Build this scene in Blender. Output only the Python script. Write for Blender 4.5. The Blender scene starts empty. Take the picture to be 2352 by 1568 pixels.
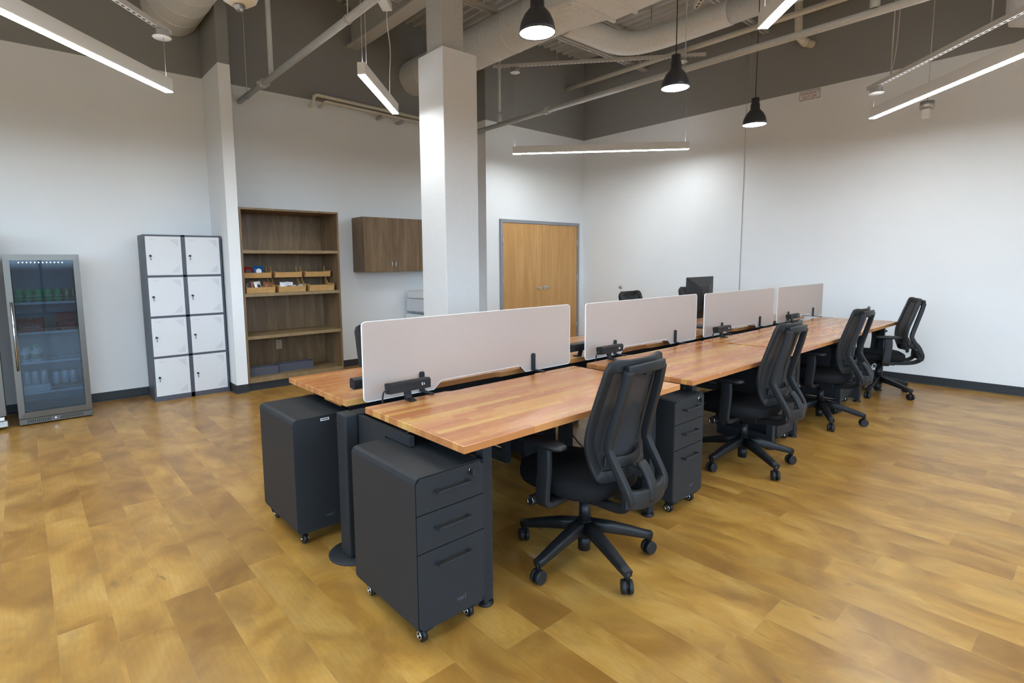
import bpy, bmesh, math, random
from mathutils import Vector, Matrix
random.seed(7)
PI = math.pi
S = bpy.context.scene
COL = S.collection

# ---------------------------------------------------------------- camera
cam_d = bpy.data.cameras.new('camera'); cam = bpy.data.objects.new('camera', cam_d); COL.objects.link(cam)
pitch, roll, yaw = -0.1089, -0.0113, -0.7035
cy_, sy_, cp_, sp_ = math.cos(yaw), math.sin(yaw), math.cos(pitch), math.sin(pitch)
fwd = Vector((-sy_*cp_, cy_*cp_, sp_)); rgt = Vector((cy_, sy_, 0)); upv = rgt.cross(fwd)
cr_, sr_ = math.cos(roll), math.sin(roll)
rgt, upv = rgt*cr_ + upv*sr_, upv*cr_ - rgt*sr_
cam.matrix_world = Matrix(((rgt.x, upv.x, -fwd.x, 0), (rgt.y, upv.y, -fwd.y, 0), (rgt.z, upv.z, -fwd.z, 1.43), (0, 0, 0, 1)))
cam_d.sensor_width = 36; cam_d.lens = 36*1243.84/2352
cam_d.shift_x = 69.04/2352; cam_d.shift_y = -41.95/2352
cam_d.clip_start = 0.05; cam_d.clip_end = 200
S.camera = cam
# ---------------------------------------------------------------- view, world
vs = S.view_settings
vs.view_transform = 'Standard'; vs.look = 'None'; vs.gamma = 1; vs.use_curve_mapping = False
vs.exposure = 0.2
LAMP = 66.0       # linear lamp diffuser strength
PEND = 22.0
SKY = 8.5
w = bpy.data.worlds.new('World'); S.world = w; w.use_nodes = True
bg = w.node_tree.nodes['Background']; bg.inputs[1].default_value = SKY
wt = w.node_tree; tc = wt.nodes.new('ShaderNodeTexCoord'); sx = wt.nodes.new('ShaderNodeSeparateXYZ'); wr = wt.nodes.new('ShaderNodeValToRGB')
wt.links.new(tc.outputs['Generated'], sx.inputs[0]); wt.links.new(sx.outputs[2], wr.inputs[0]); wt.links.new(wr.outputs[0], bg.inputs[0])
wr.color_ramp.elements[0].position = 0.0; wr.color_ramp.elements[0].color = (.07, .07, .07, 1)      # ground
wr.color_ramp.elements[1].position = 0.02; wr.color_ramp.elements[1].color = (.50, .74, 1.0, 1)     # overcast blue sky
S.cycles.max_bounces = 8; S.cycles.diffuse_bounces = 5; S.cycles.glossy_bounces = 3; S.cycles.transmission_bounces = 6
S.cycles.transparent_max_bounces = 12; S.cycles.sample_clamp_indirect = 6; S.cycles.caustics_reflective = False; S.cycles.caustics_refractive = False

# room numbers
YA, YB, XR, ZP, ZC = 7.037, 6.38, 7.838, 3.588, 4.92
XL, YF = -4.2, -4.6
XJ = 5.524
XP0, XP1 = 1.772, 1.895
def portal(y0, y1, z0, z1):
    l = bpy.data.lights.new('daylight', 'AREA'); l.shape = 'RECTANGLE'; l.size = y1-y0; l.size_y = z1-z0
    l.energy = 75; l.color = (0.45, 0.72, 1.0)
    l.cycles.is_portal = True
    o = bpy.data.objects.new('daylight', l); COL.objects.link(o)
    o.matrix_world = Matrix(((0, 0, -1, XL-0.12), (1, 0, 0, (y0+y1)/2), (0, -1, 0, (z0+z1)/2), (0, 0, 0, 1)))
    o.rotation_euler = (PI/2, 0, -PI/2); o.location = (XL-0.12, (y0+y1)/2, (z0+z1)/2)
FWIN = [(-3.6, -1.2, .3, 3.0), (-.8, 1.6, .3, 3.0), (2.0, 4.4, .3, 3.0)]
WINS = [(-2.6, 0.2, 0.9, 3.0), (0.7, 3.5, 0.9, 3.0)]
for w_ in WINS: portal(*w_)
for x0, x1, z0, z1 in FWIN:
    l = bpy.data.lights.new('daylight', 'AREA'); l.shape = 'RECTANGLE'; l.size = x1-x0; l.size_y = z1-z0; l.cycles.is_portal = True
    o = bpy.data.objects.new('daylight', l); COL.objects.link(o); o.rotation_euler = (PI/2, 0, 0); o.location = ((x0+x1)/2, YF-.12, (z0+z1)/2)

# ---------------------------------------------------------------- node materials
class NT:
    def __init__(s, name):
        s.m = bpy.data.materials.new(name); s.m.use_nodes = True
        s.t = s.m.node_tree; s.n = s.t.nodes; s.b = s.n['Principled BSDF']; s.out = s.n['Material Output']
    def node(s, ty, **k):
        n = s.n.new(ty)
        for a, v in k.items(): setattr(n, a, v)
        return n
    def put(s, v, sock):
        if hasattr(v, 'is_linked'): s.t.links.new(v, sock)
        elif isinstance(v, (tuple, list)) and len(v) == 3 and sock.type == 'RGBA': sock.default_value = (*v, 1)
        else: sock.default_value = v
    def m_(s, op, a, b=None, c=None):
        n = s.node('ShaderNodeMath', operation=op); s.put(a, n.inputs[0])
        if b is not None: s.put(b, n.inputs[1])
        if c is not None: s.put(c, n.inputs[2])
        return n.outputs[0]
    def pos(s): return s.node('ShaderNodeNewGeometry').outputs['Position']
    def gen(s): return s.node('ShaderNodeTexCoord').outputs['Object']
    def sep(s, v):
        n = s.node('ShaderNodeSeparateXYZ'); s.t.links.new(v, n.inputs[0]); return n.outputs
    def comb(s, x, y, z):
        n = s.node('ShaderNodeCombineXYZ'); s.put(x, n.inputs[0]); s.put(y, n.inputs[1]); s.put(z, n.inputs[2]); return n.outputs[0]
    def noise(s, v, scale, detail=3, rough=.55, dist=0.):
        n = s.node('ShaderNodeTexNoise'); s.t.links.new(v, n.inputs['Vector'])
        n.inputs['Scale'].default_value = scale; n.inputs['Detail'].default_value = detail
        n.inputs['Roughness'].default_value = rough; n.inputs['Distortion'].default_value = dist
        return n.outputs['Fac']
    def white(s, v):
        n = s.node('ShaderNodeTexWhiteNoise', noise_dimensions='3D'); s.t.links.new(v, n.inputs['Vector']); return n.outputs['Value']
    def scale(s, v, sc):
        n = s.node('ShaderNodeVectorMath', operation='MULTIPLY'); s.put(v, n.inputs[0]); n.inputs[1].default_value = sc; return n.outputs[0]
    def add(s, a, b):
        n = s.node('ShaderNodeVectorMath', operation='ADD'); s.put(a, n.inputs[0]); s.put(b, n.inputs[1]); return n.outputs[0]
    def ramp(s, f, stops):
        n = s.node('ShaderNodeValToRGB'); s.put(f, n.inputs[0]); e = n.color_ramp.elements
        while len(e) < len(stops): e.new(.5)
        for k, (p, c) in enumerate(stops): e[k].position = p; e[k].color = (*c, 1)
        return n.outputs[0]
    def mix(s, f, a, b, mode='MIX'):
        n = s.node('ShaderNodeMix', data_type='RGBA', blend_type=mode)
        s.put(f, n.inputs[0]); s.put(a, n.inputs[6]); s.put(b, n.inputs[7]); return n.outputs[2]
    def bump(s, h, st=.2, d=.002):
        n = s.node('ShaderNodeBump'); n.inputs['Strength'].default_value = st; n.inputs['Distance'].default_value = d
        s.put(h, n.inputs['Height']); s.t.links.new(n.outputs[0], s.b.inputs['Normal'])
    def set(s, **k):
        for a, v in k.items(): s.put(v, s.b.inputs[a.replace('_', ' ')])
        return s.m
def simple(name, col, rough=.5, metal=0., spec=.5, var=.06, sc=30.):
    t = NT(name); n = t.noise(t.gen(), sc, 4)
    lo = tuple(c*(1-var) for c in col); hi = tuple(min(1, c*(1+var)) for c in col)
    c = t.ramp(n, [(.3, lo), (.7, hi)])
    t.set(Base_Color=c, Roughness=rough, Metallic=metal); t.b.inputs['Specular IOR Level'].default_value = spec
    return t.m
def emis(name, col, st):
    t = NT(name); t.set(Base_Color=(.9, .9, .9), Emission_Color=col, Emission_Strength=st); return t.m

M = {}
def mk_wall():
    t = NT('wall_paint'); p = t.pos(); z = t.sep(p)[2]
    f = t.m_('GREATER_THAN', z, ZP)
    n = t.noise(p, 9, 4); n2 = t.noise(p, 1.3, 2)
    white = t.ramp(n2, [(.3, (.81, .825, .83)), (.7, (.84, .855, .86))])
    t.set(Base_Color=t.mix(f, white, (.27, .265, .25)), Roughness=.62)
    t.bump(t.noise(p, 160, 3), .12, .001); return t.m
M['wall'] = mk_wall()
M['casing'] = simple('column_paint', (.79, .785, .775), .6, var=.02)
def mk_floor():
    t = NT('oak_plank_floor'); p = t.pos(); x, y, _ = t.sep(p)
    PW, PL = .1815, 1.22
    ix = t.m_('FLOOR', t.m_('DIVIDE', x, PW))
    off = t.m_('MULTIPLY', t.white(t.comb(ix, 3.1, 0.)), PL)
    yy = t.m_('DIVIDE', t.m_('ADD', y, off), PL); iy = t.m_('FLOOR', yy)
    r = t.white(t.comb(ix, iy, 1.7)); r2 = t.white(t.comb(ix, iy, 8.3))
    q = t.add(p, t.scale(t.comb(r, r2, 0.), (7., 13., 0)))
    cl = t.noise(t.scale(q, (2.6, 1.7, 1)), 1.5, 4, .55, .8)      # pale and honey clouds
    sm = t.noise(t.scale(t.add(q, (5., 3., 0.)), (3.4, 1.9, 1)), 1.6, 5, .6, 1.2)   # smoky grey brown patches
    kn = t.noise(t.scale(t.add(q, (1., 9., 0.)), (9, 4.5, 1)), 1.5, 3, .5, 1.)      # knots
    wv = t.node('ShaderNodeTexWave', wave_type='BANDS', bands_direction='X')
    t.put(t.scale(q, (1, .22, 1)), wv.inputs['Vector']); wv.inputs['Scale'].default_value = 14; wv.inputs['Distortion'].default_value = 9
    wv.inputs['Detail'].default_value = 3; wv.inputs['Detail Scale'].default_value = 1.1; wv.inputs['Detail Roughness'].default_value = .6
    gr = wv.outputs['Fac']
    fine = t.noise(t.scale(q, (150, 9, 1)), 2, 3, .6)
    c = t.ramp(cl, [(.28, (.245, .112, .018)), (.44, (.355, .178, .032)), (.57, (.455, .25, .053)), (.76, (.56, .345, .105))])
    c = t.mix(t.m_('MULTIPLY', t.ramp(sm, [(.47, (0, 0, 0)), (.72, (1, 1, 1))]), .42), c, (.19, .112, .040))
    c = t.mix(t.m_('MULTIPLY', gr, .13), c, (.22, .12, .04))
    c = t.mix(t.m_('MULTIPLY', t.ramp(kn, [(.67, (0, 0, 0)), (.80, (1, 1, 1))]), .7), c, (.12, .07, .03))
    c = t.mix(t.m_('MULTIPLY', fine, .16), c, (.24, .14, .05))
    tone = t.ramp(r, [(0., (.86, .82, .77)), (.5, (.97, .96, .94)), (1., (1.10, 1.10, 1.08))])
    c = t.mix(1., c, tone, 'MULTIPLY')
    fx = t.m_('SUBTRACT', t.m_('DIVIDE', x, PW), ix); fy = t.m_('SUBTRACT', yy, iy)
    ex = t.m_('MINIMUM', fx, t.m_('SUBTRACT', 1., fx)); ey = t.m_('MULTIPLY', t.m_('MINIMUM', fy, t.m_('SUBTRACT', 1., fy)), PL/PW)
    e = t.m_('MINIMUM', ex, ey)
    gap = t.m_('LESS_THAN', e, .006); bev = t.m_('MINIMUM', t.m_('MULTIPLY', e, 60.), 1.)
    c = t.mix(t.m_('MULTIPLY', gap, .16), c, (.50, .33, .13))
    t.set(Base_Color=c, Roughness=t.m_('ADD', .24, t.m_('MULTIPLY', fine, .12)))
    t.b.inputs['Specular IOR Level'].default_value = .45
    t.bump(t.m_('ADD', t.m_('MULTIPLY', bev, 1.), t.m_('MULTIPLY', fine, .35)), .2, .0012)
    return t.m
M['floor'] = mk_floor()
def mk_block():
    t = NT('butcher_block'); p = t.gen(); x, y, z = t.sep(p)
    SW, SL = .036, .75
    iy = t.m_('FLOOR', t.m_('DIVIDE', y, SW)); off = t.m_('MULTIPLY', t.white(t.comb(iy, 5.3, 0.)), SL)
    rnd = t.m_('FLOOR', t.m_('MULTIPLY', t.node('ShaderNodeObjectInfo').outputs['Random'], 50.))
    xx = t.m_('DIVIDE', t.m_('ADD', x, off), SL); ix = t.m_('FLOOR', xx)
    r = t.white(t.comb(iy, ix, rnd)); r2 = t.white(t.comb(ix, iy, 4.4))
    c = t.ramp(r, [(0., (.45, .165, .054)), (.35, (.52, .21, .072)), (.7, (.58, .25, .084)), (.9, (.62, .315, .098)), (1., (.67, .385, .112))])
    g = t.noise(t.add(t.scale(p, (3, 45, 45)), t.scale(t.comb(r, r2, 0.), (9, 9, 0))), 1.5, 5, .6, .5)
    c = t.mix(t.m_('MULTIPLY', g, .30), c, t.mix(1., c, (.66, .58, .48), 'MULTIPLY'))
    t.set(Base_Color=c, Roughness=t.m_('ADD', .2, t.m_('MULTIPLY', g, .12)))
    t.b.inputs['Coat Weight'].default_value = .25; t.b.inputs['Coat Roughness'].default_value = .15
    return t.m
M['block'] = mk_block()
def mk_wood(name, stops, sx, sz, rough=.45):
    t = NT(name); p = t.gen()
    a = t.noise(t.scale(p, (sx, sx, sz)), 1.4, 6, .62, .9); b = t.noise(t.scale(p, (sx*6, sx*6, sz*1.5)), 1.5, 4, .6)
    c = t.ramp(a, stops)
    c = t.mix(t.m_('MULTIPLY', b, .35), c, t.mix(1., c, (.55, .5, .45), 'MULTIPLY'))
    t.set(Base_Color=c, Roughness=rough); return t.m
M['walnut'] = mk_wood('brown_laminate', [(.25, (.125, .075, .036)), (.5, (.20, .125, .062)), (.75, (.29, .19, .10))], 9, .9)
M['shelfedge'] = mk_wood('brown_laminate_edge', [(.25, (.20, .135, .065)), (.5, (.27, .185, .09)), (.75, (.33, .23, .12))], 9, 6)
M['doorwood'] = mk_wood('oak_door_veneer', [(.25, (.50, .26, .08)), (.5, (.60, .33, .115)), (.75, (.68, .40, .155))], 7, .7, .4)
M['bamboo'] = mk_wood('bamboo', [(.25, (.46, .25, .08)), (.5, (.56, .32, .115)), (.75, (.63, .38, .15))], 4, 22, .45)
M['gunmetal'] = simple('charcoal_powder_coat', (.023, .025, .028), .5, var=.03, spec=.22)
M['black'] = simple('black_plastic', (.011, .0115, .013), .42, var=.08, spec=.35)
M['frameblk'] = simple('matte_black_plastic', (.014, .0145, .016), .5, var=.05, spec=.35)
M['rubber'] = simple('black_rubber', (.012, .012, .013), .6)
M['fabric'] = simple('black_seat_fabric', (.009, .009, .010), .9, spec=.2, var=.3, sc=400)
M['base'] = simple('rubber_cove_base', (.020, .024, .028), .5)
M['slate'] = simple('slate_grey_paint', (.075, .08, .105), .45)
M['locker_w'] = simple('white_locker_paint', (.68, .69, .71), .4, var=.01)
M['whitep'] = simple('white_enamel', (.82, .82, .80), .45, var=.01)
M['offw'] = simple('grey_white_paint', (.60, .58, .55), .55, var=.03)
M['duct'] = simple('painted_duct', (.73, .73, .71), .5, var=.05)
M['deck'] = simple('painted_deck', (.56, .55, .52), .6, var=.05)
M['steelp'] = simple('painted_steel', (.52, .50, .46), .55, var=.05)
M['pipe'] = simple('grey_pipe_paint', (.52, .53, .52), .45, var=.05)
M['pvc'] = simple('cream_pipe_paint', (.72, .67, .56), .5, var=.05)
M['chrome'] = simple('chrome', (.75, .75, .76), .18, 1., var=.02)
M['galv'] = simple('galvanised', (.5, .5, .49), .4, .7, var=.1)
M['greyframe'] = simple('grey_door_frame', (.27, .28, .31), .4)
M['pendant'] = simple('charcoal_lamp_shade', (.022, .022, .026), .35)
M['lamp'] = emis('lamp_diffuser', (.90, .96, 1.0), LAMP)
M['fill_glow'] = emis('added_uplight_glow', (.92, .95, 1.0), 6.5)  # added upward glow that lifts ceiling, ducts and upper walls
M['pend_on'] = emis('pendant_diffuser', (1.0, .99, .96), PEND)
M['led'] = emis('fridge_led', (.8, .88, 1.0), 90.)
M['red'] = simple('red_print', (.38, .01, .01), .4)
M['green'] = simple('green_can', (.0, .42, .14), .25, .0)
M['gold'] = simple('pale_can', (.30, .30, .20), .3, .5)
M['redcan'] = simple('red_carton', (.35, .015, .015), .4)
M['blue'] = simple('blue_foil', (.01, .16, .42), .3, .2)
M['white'] = simple('white_paper', (.8, .8, .8), .5)
M['kraft'] = simple('kraft_card', (.23, .14, .07), .8)
M['foil_dk'] = simple('dark_foil', (.05, .04, .035), .3, .3)
M['foil_wh'] = simple('white_foil', (.7, .7, .74), .3, .2)
M['foil_br'] = simple('brown_foil', (.25, .10, .05), .3, .2)
M['beige'] = simple('beige_plastic', (.45, .36, .24), .4)
M['interior'] = simple('fridge_liner', (.30, .34, .38), .45)
M['shelfw'] = simple('white_wire', (.62, .70, .78), .4)
def mk_stainless():
    t = NT('brushed_stainless'); p = t.gen()
    n = t.noise(t.scale(p, (600, 600, 3)), 1, 3)
    t.set(Base_Color=(.17, .155, .135), Metallic=1., Roughness=t.m_('ADD', .28, t.m_('MULTIPLY', n, .16)))
    t.b.inputs['Anisotropic'].default_value = .5; return t.m
M['steel'] = mk_stainless()
def mk_glass():
    t = NT('tinted_fridge_glass'); t.n.remove(t.b)
    tr = t.node('ShaderNodeBsdfTransparent'); tr.inputs[0].default_value = (.56, .65, .72, 1)
    gl = t.node('ShaderNodeBsdfGlossy'); gl.inputs['Roughness'].default_value = .03
    fr = t.node('ShaderNodeFresnel'); fr.inputs[0].default_value = 1.5
    mx = t.node('ShaderNodeMixShader'); t.t.links.new(fr.outputs[0], mx.inputs[0])
    t.t.links.new(tr.outputs[0], mx.inputs[1]); t.t.links.new(gl.outputs[0], mx.inputs[2]); t.t.links.new(mx.outputs[0], t.out.inputs[0]); return t.m
M['glass'] = mk_glass()
def mk_frost():
    t = NT('frosted_acrylic')
    t.set(Base_Color=(.88, .83, .80), Roughness=.45, IOR=1.2); t.b.inputs['Transmission Weight'].default_value = 1.
    tl = t.node('ShaderNodeBsdfTranslucent'); tl.inputs[0].default_value = (.93, .84, .79, 1)
    df = t.node('ShaderNodeBsdfDiffuse'); df.inputs[0].default_value = (.93, .84, .79, 1)
    m1 = t.node('ShaderNodeMixShader'); m1.inputs[0].default_value = .45
    t.t.links.new(tl.outputs[0], m1.inputs[1]); t.t.links.new(df.outputs[0], m1.inputs[2])
    mx = t.node('ShaderNodeMixShader'); mx.inputs[0].default_value = .62
    t.t.links.new(t.b.outputs[0], mx.inputs[1]); t.t.links.new(m1.outputs[0], mx.inputs[2]); t.t.links.new(mx.outputs[0], t.out.inputs[0])
    return t.m
M['frost'] = mk_frost()
M['frostedge'] = simple('polished_acrylic_edge', (.9, .9, .9), .3, var=.01)
def mk_mesh():
    t = NT('mesh_fabric'); t.set(Base_Color=(.018, .018, .020), Roughness=.8)
    p = t.gen(); x, y, z = t.sep(p)
    a = t.m_('MULTIPLY', t.m_('GREATER_THAN', t.m_('FRACT', t.m_('MULTIPLY', x, 260.)), .45), t.m_('GREATER_THAN', t.m_('FRACT', t.m_('MULTIPLY', z, 260.)), .45))
    tr = t.node('ShaderNodeBsdfTransparent'); mx = t.node('ShaderNodeMixShader')
    t.put(t.m_('MULTIPLY', a, .09), mx.inputs[0]); t.t.links.new(t.b.outputs[0], mx.inputs[1]); t.t.links.new(tr.outputs[0], mx.inputs[2])
    t.t.links.new(mx.outputs[0], t.out.inputs[0]); return t.m
M['mesh'] = mk_mesh()
def mk_clear():
    t = NT('clear_lens'); t.set(Base_Color=(.95, .95, .95), Roughness=.05, IOR=1.45); t.b.inputs['Transmission Weight'].default_value = .9; return t.m
M['clear'] = mk_clear()

# ---------------------------------------------------------------- mesh helpers
def V(*a): return Vector(a)
class B:
    """collects simple shapes into one mesh"""
    def __init__(s): s.v = []; s.f = []; s.mi = []; s.sm = []
    def raw(s, vs, fs, mi=0, smooth=False):
        o = len(s.v); s.v += [tuple(v) for v in vs]; s.f += [tuple(i+o for i in f) for f in fs]
        s.mi += [mi]*len(fs); s.sm += [smooth]*len(fs); return s
    def box(s, x0, x1, y0, y1, z0, z1, bev=0, seg=2, mi=0, M_=None):
        if bev <= 0:
            vs = [(x, y, z) for x in (x0, x1) for y in (y0, y1) for z in (z0, z1)]
            fs = [(0, 1, 3, 2), (4, 6, 7, 5), (0, 4, 5, 1), (2, 3, 7, 6), (0, 2, 6, 4), (1, 5, 7, 3)]
            if M_: vs = [M_ @ Vector(v) for v in vs]
            return s.raw(vs, fs, mi)
        bm = bmesh.new(); bmesh.ops.create_cube(bm, size=1)
        for v in bm.verts: v.co = Vector(((x0+x1)/2+v.co.x*(x1-x0), (y0+y1)/2+v.co.y*(y1-y0), (z0+z1)/2+v.co.z*(z1-z0)))
        bmesh.ops.bevel(bm, geom=bm.edges[:], offset=bev, segments=seg, affect='EDGES', profile=.5)
        bm.verts.index_update()
        vs = [M_ @ v.co if M_ else v.co.copy() for v in bm.verts]; fs = [[v.index for v in f.verts] for f in bm.faces]; bm.free()
        return s.raw(vs, fs, mi, False)
    def obox(s, c, ax, ay, az, bev=0, mi=0):
        """box from centre and three half vectors"""
        c, ax, ay, az = map(Vector, (c, ax, ay, az))
        m = Matrix((( *ax.normalized(), 0), (*ay.normalized(), 0), (*az.normalized(), 0), (0, 0, 0, 1))).transposed(); m.translation = c
        a, b, d = ax.length, ay.length, az.length
        return s.box(-a, a, -b, b, -d, d, bev, 2, mi, m)
    def cyl(s, a, b, r, r2=None, n=16, cap=True, mi=0, smooth=True):
        a, b = Vector(a), Vector(b); r2 = r if r2 is None else r2
        d = (b-a).normalized(); u = d.orthogonal().normalized(); w_ = d.cross(u)
        vs = []
        for c, rr in ((a, r), (b, r2)):
            for k in range(n):
                t = 2*PI*k/n; vs.append(c+(u*math.cos(t)+w_*math.sin(t))*rr)
        s.raw(vs, [(k, (k+1) % n, n+(k+1) % n, n+k) for k in range(n)], mi, smooth)
        if cap: s.raw(vs, [tuple(range(n))[::-1], tuple(range(n, 2*n))], mi, False)
        return s
    def lathe(s, prof, n=28, c=(0, 0, 0), mi=0, axis=2, M_=None):
        vs = []; m = len(prof)
        for k in range(n):
            t = 2*PI*k/n
            for r, z in prof:
                p = (r*math.cos(t), r*math.sin(t), z)
                if axis == 1: p = (p[0], z, p[1])
                if axis == 0: p = (z, p[0], p[1])
                p = Vector(p)+Vector(c)
                vs.append(M_ @ p if M_ else p)
        fs = [(k*m+j, ((k+1) % n)*m+j, ((k+1) % n)*m+j+1, k*m+j+1) for k in range(n) for j in range(m-1)]
        return s.raw(vs, fs, mi, True)
    def prism(s, poly, a, b, axis=1, mi=0):
        """extrude a 2D polygon: axis 1 -> poly in xz; 0 -> yz; 2 -> xy"""
        n = len(poly)
        def P(p, t): return (p[0], t, p[1]) if axis == 1 else ((t, p[0], p[1]) if axis == 0 else (p[0], p[1], t))
        vs = [P(p, a) for p in poly]+[P(p, b) for p in poly]
        return s.raw(vs, [tuple(range(n))[::-1], tuple(range(n, 2*n))]+[(k, (k+1) % n, n+(k+1) % n, n+k) for k in range(n)], mi)
    def tube(s, pts, r, n=8, mi=0, closed=False, smooth=True):
        return s.sweep(pts, [(r*math.cos(2*PI*k/n), r*math.sin(2*PI*k/n)) for k in range(n)], mi=mi, closed=closed, smooth=smooth)
    def sweep(s, pts, sec, side=None, mi=0, closed=False, smooth=True, scales=None):
        """sweep a section; side = fixed vector for the section's first axis"""
        pts = [Vector(p) for p in pts]; n = len(sec); m = len(pts); vs = []; pu = None
        for i, p in enumerate(pts):
            if closed: d = pts[(i+1) % m]-pts[i-1]
            else: d = pts[min(i+1, m-1)]-pts[max(i-1, 0)]
            d.normalize()
            if side is not None: u = Vector(side); u = (u-d*u.dot(d)).normalized()
            elif pu is None: u = d.orthogonal().normalized()
            else: u = (pu-d*pu.dot(d)).normalized()
            pu = u; w_ = d.cross(u); sc = scales[i] if scales else (1, 1)
            vs += [p+u*(a*sc[0])+w_*(b*sc[1]) for a, b in sec]
        fs = [(i*n+k, i*n+(k+1) % n, ((i+1) % m)*n+(k+1) % n, ((i+1) % m)*n+k) for i in range(m if closed else m-1) for k in range(n)]
        s.raw(vs, fs, mi, smooth)
        if not closed: s.raw(vs, [tuple(range(n))[::-1], tuple(range((m-1)*n, m*n))], mi)
        return s
def rsec(a, b, r=.3):
    """rounded rectangle section, half sizes a,b"""
    c = min(a, b)*r*1.0; out = []
    for sx, sy, t0 in ((1, 1, 0), (-1, 1, 90), (-1, -1, 180), (1, -1, 270)):
        for k in range(4):
            t = math.radians(t0+30*k); out.append((sx*(a-c)+c*math.cos(t), sy*(b-c)+c*math.sin(t)))
    return out
def smoothp(pts, n=5, closed=False):
    P = [Vector(p) for p in pts]; m = len(P); out = []
    rng = range(m) if closed else range(m-1)
    for i in rng:
        if closed: a, b, c, d = P[i-1], P[i], P[(i+1) % m], P[(i+2) % m]
        else: a, b, c, d = P[max(i-1, 0)], P[i], P[i+1], P[min(i+2, m-1)]
        for k in range(n):
            t = k/n; out.append(.5*((2*b)+(c-a)*t+(2*a-5*b+4*c-d)*t*t+(3*b-a-3*c+d)*t**3))
    if not closed: out.append(P[-1])
    return out
def obj(name, b, mat, parent=None, loc=None, label=None):
    me = bpy.data.meshes.new(name)
    me.from_pydata(b.v, [], b.f)
    mats = mat if isinstance(mat, (list, tuple)) else [mat]
    for m in mats: me.materials.append(M[m] if isinstance(m, str) else m)
    for p, mi, sm in zip(me.polygons, b.mi, b.sm): p.material_index = mi; p.use_smooth = sm
    bm = bmesh.new(); bm.from_mesh(me); bmesh.ops.remove_doubles(bm, verts=bm.verts, dist=1e-5)
    bmesh.ops.recalc_face_normals(bm, faces=bm.faces); bm.to_mesh(me); bm.free(); me.update()
    o = bpy.data.objects.new(name, me); COL.objects.link(o)
    if parent: o.parent = parent
    if loc: o.location = loc
    if label: o['label'] = label
    return o
def tag(o, label, cat, group=None):
    o['label'] = label; o['category'] = cat
    if group: o['group'] = group
    return o
def thing(name, label, cat, loc=(0, 0, 0), rz=0, group=None):
    o = bpy.data.objects.new(name, None); COL.objects.link(o); o.location = loc; o.rotation_euler = (0, 0, rz)
    o.empty_display_size = .1
    return tag(o, label, cat, group)
def struct(name, b, mat, parent=None):
    o = obj(name, b, mat, parent)
    if not parent: o['kind'] = 'structure'
    return o
def dup(r, loc, rz, label, group=None):
    c = r.copy(); COL.objects.link(c); c.location = loc; c.rotation_euler = (0, 0, rz); c['label'] = label
    if group: c['group'] = group
    for ch in list(r.children):
        d = ch.copy(); COL.objects.link(d); d.parent = c
        for g in list(ch.children):
            e = g.copy(); COL.objects.link(e); e.parent = d
    return c
def text(name, s, size, mat, parent, loc, rot, depth=.0006, label=None, shear=0, sx=1):
    cu = bpy.data.curves.new(name, 'FONT'); cu.body = s; cu.size = size; cu.extrude = depth; cu.align_x = 'CENTER'; cu.align_y = 'CENTER'; cu.shear = shear
    to = bpy.data.objects.new(name+'_curve', cu); COL.objects.link(to)
    bpy.context.view_layer.update()
    me = bpy.data.meshes.new_from_object(to.evaluated_get(bpy.context.evaluated_depsgraph_get()))
    bpy.data.objects.remove(to)
    me.name = name; me.materials.clear(); me.materials.append(M[mat])
    o = bpy.data.objects.new(name, me); COL.objects.link(o); o.parent = parent; o.location = loc; o.rotation_euler = rot; o.scale = (sx, 1, 1)
    if label: o['label'] = label
    return o

# ================================================================ SETTING
struct('floor', B().box(XL-.1, XR+.1, YF-.1, YA+.1, -.08, 0), 'floor')
b = B()   # corrugated roof deck, ribs along y
x = XL-.1; prof = []
while x < XR+.1:
    prof += [(x, ZC), (x+.05, ZC), (x+.07, ZC+.045), (x+.13, ZC+.045), (x+.15, ZC)]; x += .15
top = [(p[0], ZC+.12) for p in (prof[-1], prof[0])]
for (a, c) in zip(prof[:-1], prof[1:]):
    if a != c: b.raw([(a[0], YF-.1, a[1]), (c[0], YF-.1, c[1]), (c[0], YA+.1, c[1]), (a[0], YA+.1, a[1])], [(0, 1, 2, 3)])
b.box(XL-.1, XR+.1, YF-.1, YA+.1, ZC+.06, ZC+.1)
struct('ceiling', b, 'deck')
struct('wall_back', B().box(XL-.1, XJ+.1, YA, YA+.1, 0, ZC+.06), 'wall')
struct('wall_door', B().box(XJ, XR+.1, YB, YA+.1, 0, ZC+.06), 'wall')
struct('wall_pilaster', B().box(XP0, XP1, YB, YA+.02, 0, ZC+.06), 'wall')
struct('wall_right', B().box(XR, XR+.1, YF-.1, YA+.1, 0, ZC+.06), 'wall')
b = B(); xs_ = [XL-.1]+[v for w_ in FWIN for v in w_[:2]]+[XR+.1]
for k in range(0, len(xs_), 2): b.box(xs_[k], xs_[k+1], YF-.1, YF, 0, ZC+.06)
for w_ in FWIN: b.box(w_[0], w_[1], YF-.1, YF, 0, w_[2]).box(w_[0], w_[1], YF-.1, YF, w_[3], ZC+.06)
struct('wall_front', b, 'wall')
for k, (x0, x1, z0, z1) in enumerate(FWIN):
    f = B()
    for xx in (x0, (x0+x1)/2-.025, x1-.05): f.box(xx, xx+.05, YF-.09, YF-.01, z0, z1)
    for zz in (z0, z1-.05): f.box(x0, x1, YF-.09, YF-.01, zz, zz+.05)
    struct('window_%d' % (k+3), f, 'greyframe')
b = B(); ys = [YF-.1, WINS[0][0], WINS[0][1], WINS[1][0], WINS[1][1], YA+.1]
for k in (0, 2, 4): b.box(XL-.1, XL, ys[k], ys[k+1], 0, ZC+.06)
for k in (1, 3): b.box(XL-.1, XL, ys[k], ys[k+1], 0, WINS[0][2]); b.box(XL-.1, XL, ys[k], ys[k+1], WINS[0][3], ZC+.06)
struct('wall_left', b, 'wall')
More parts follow.
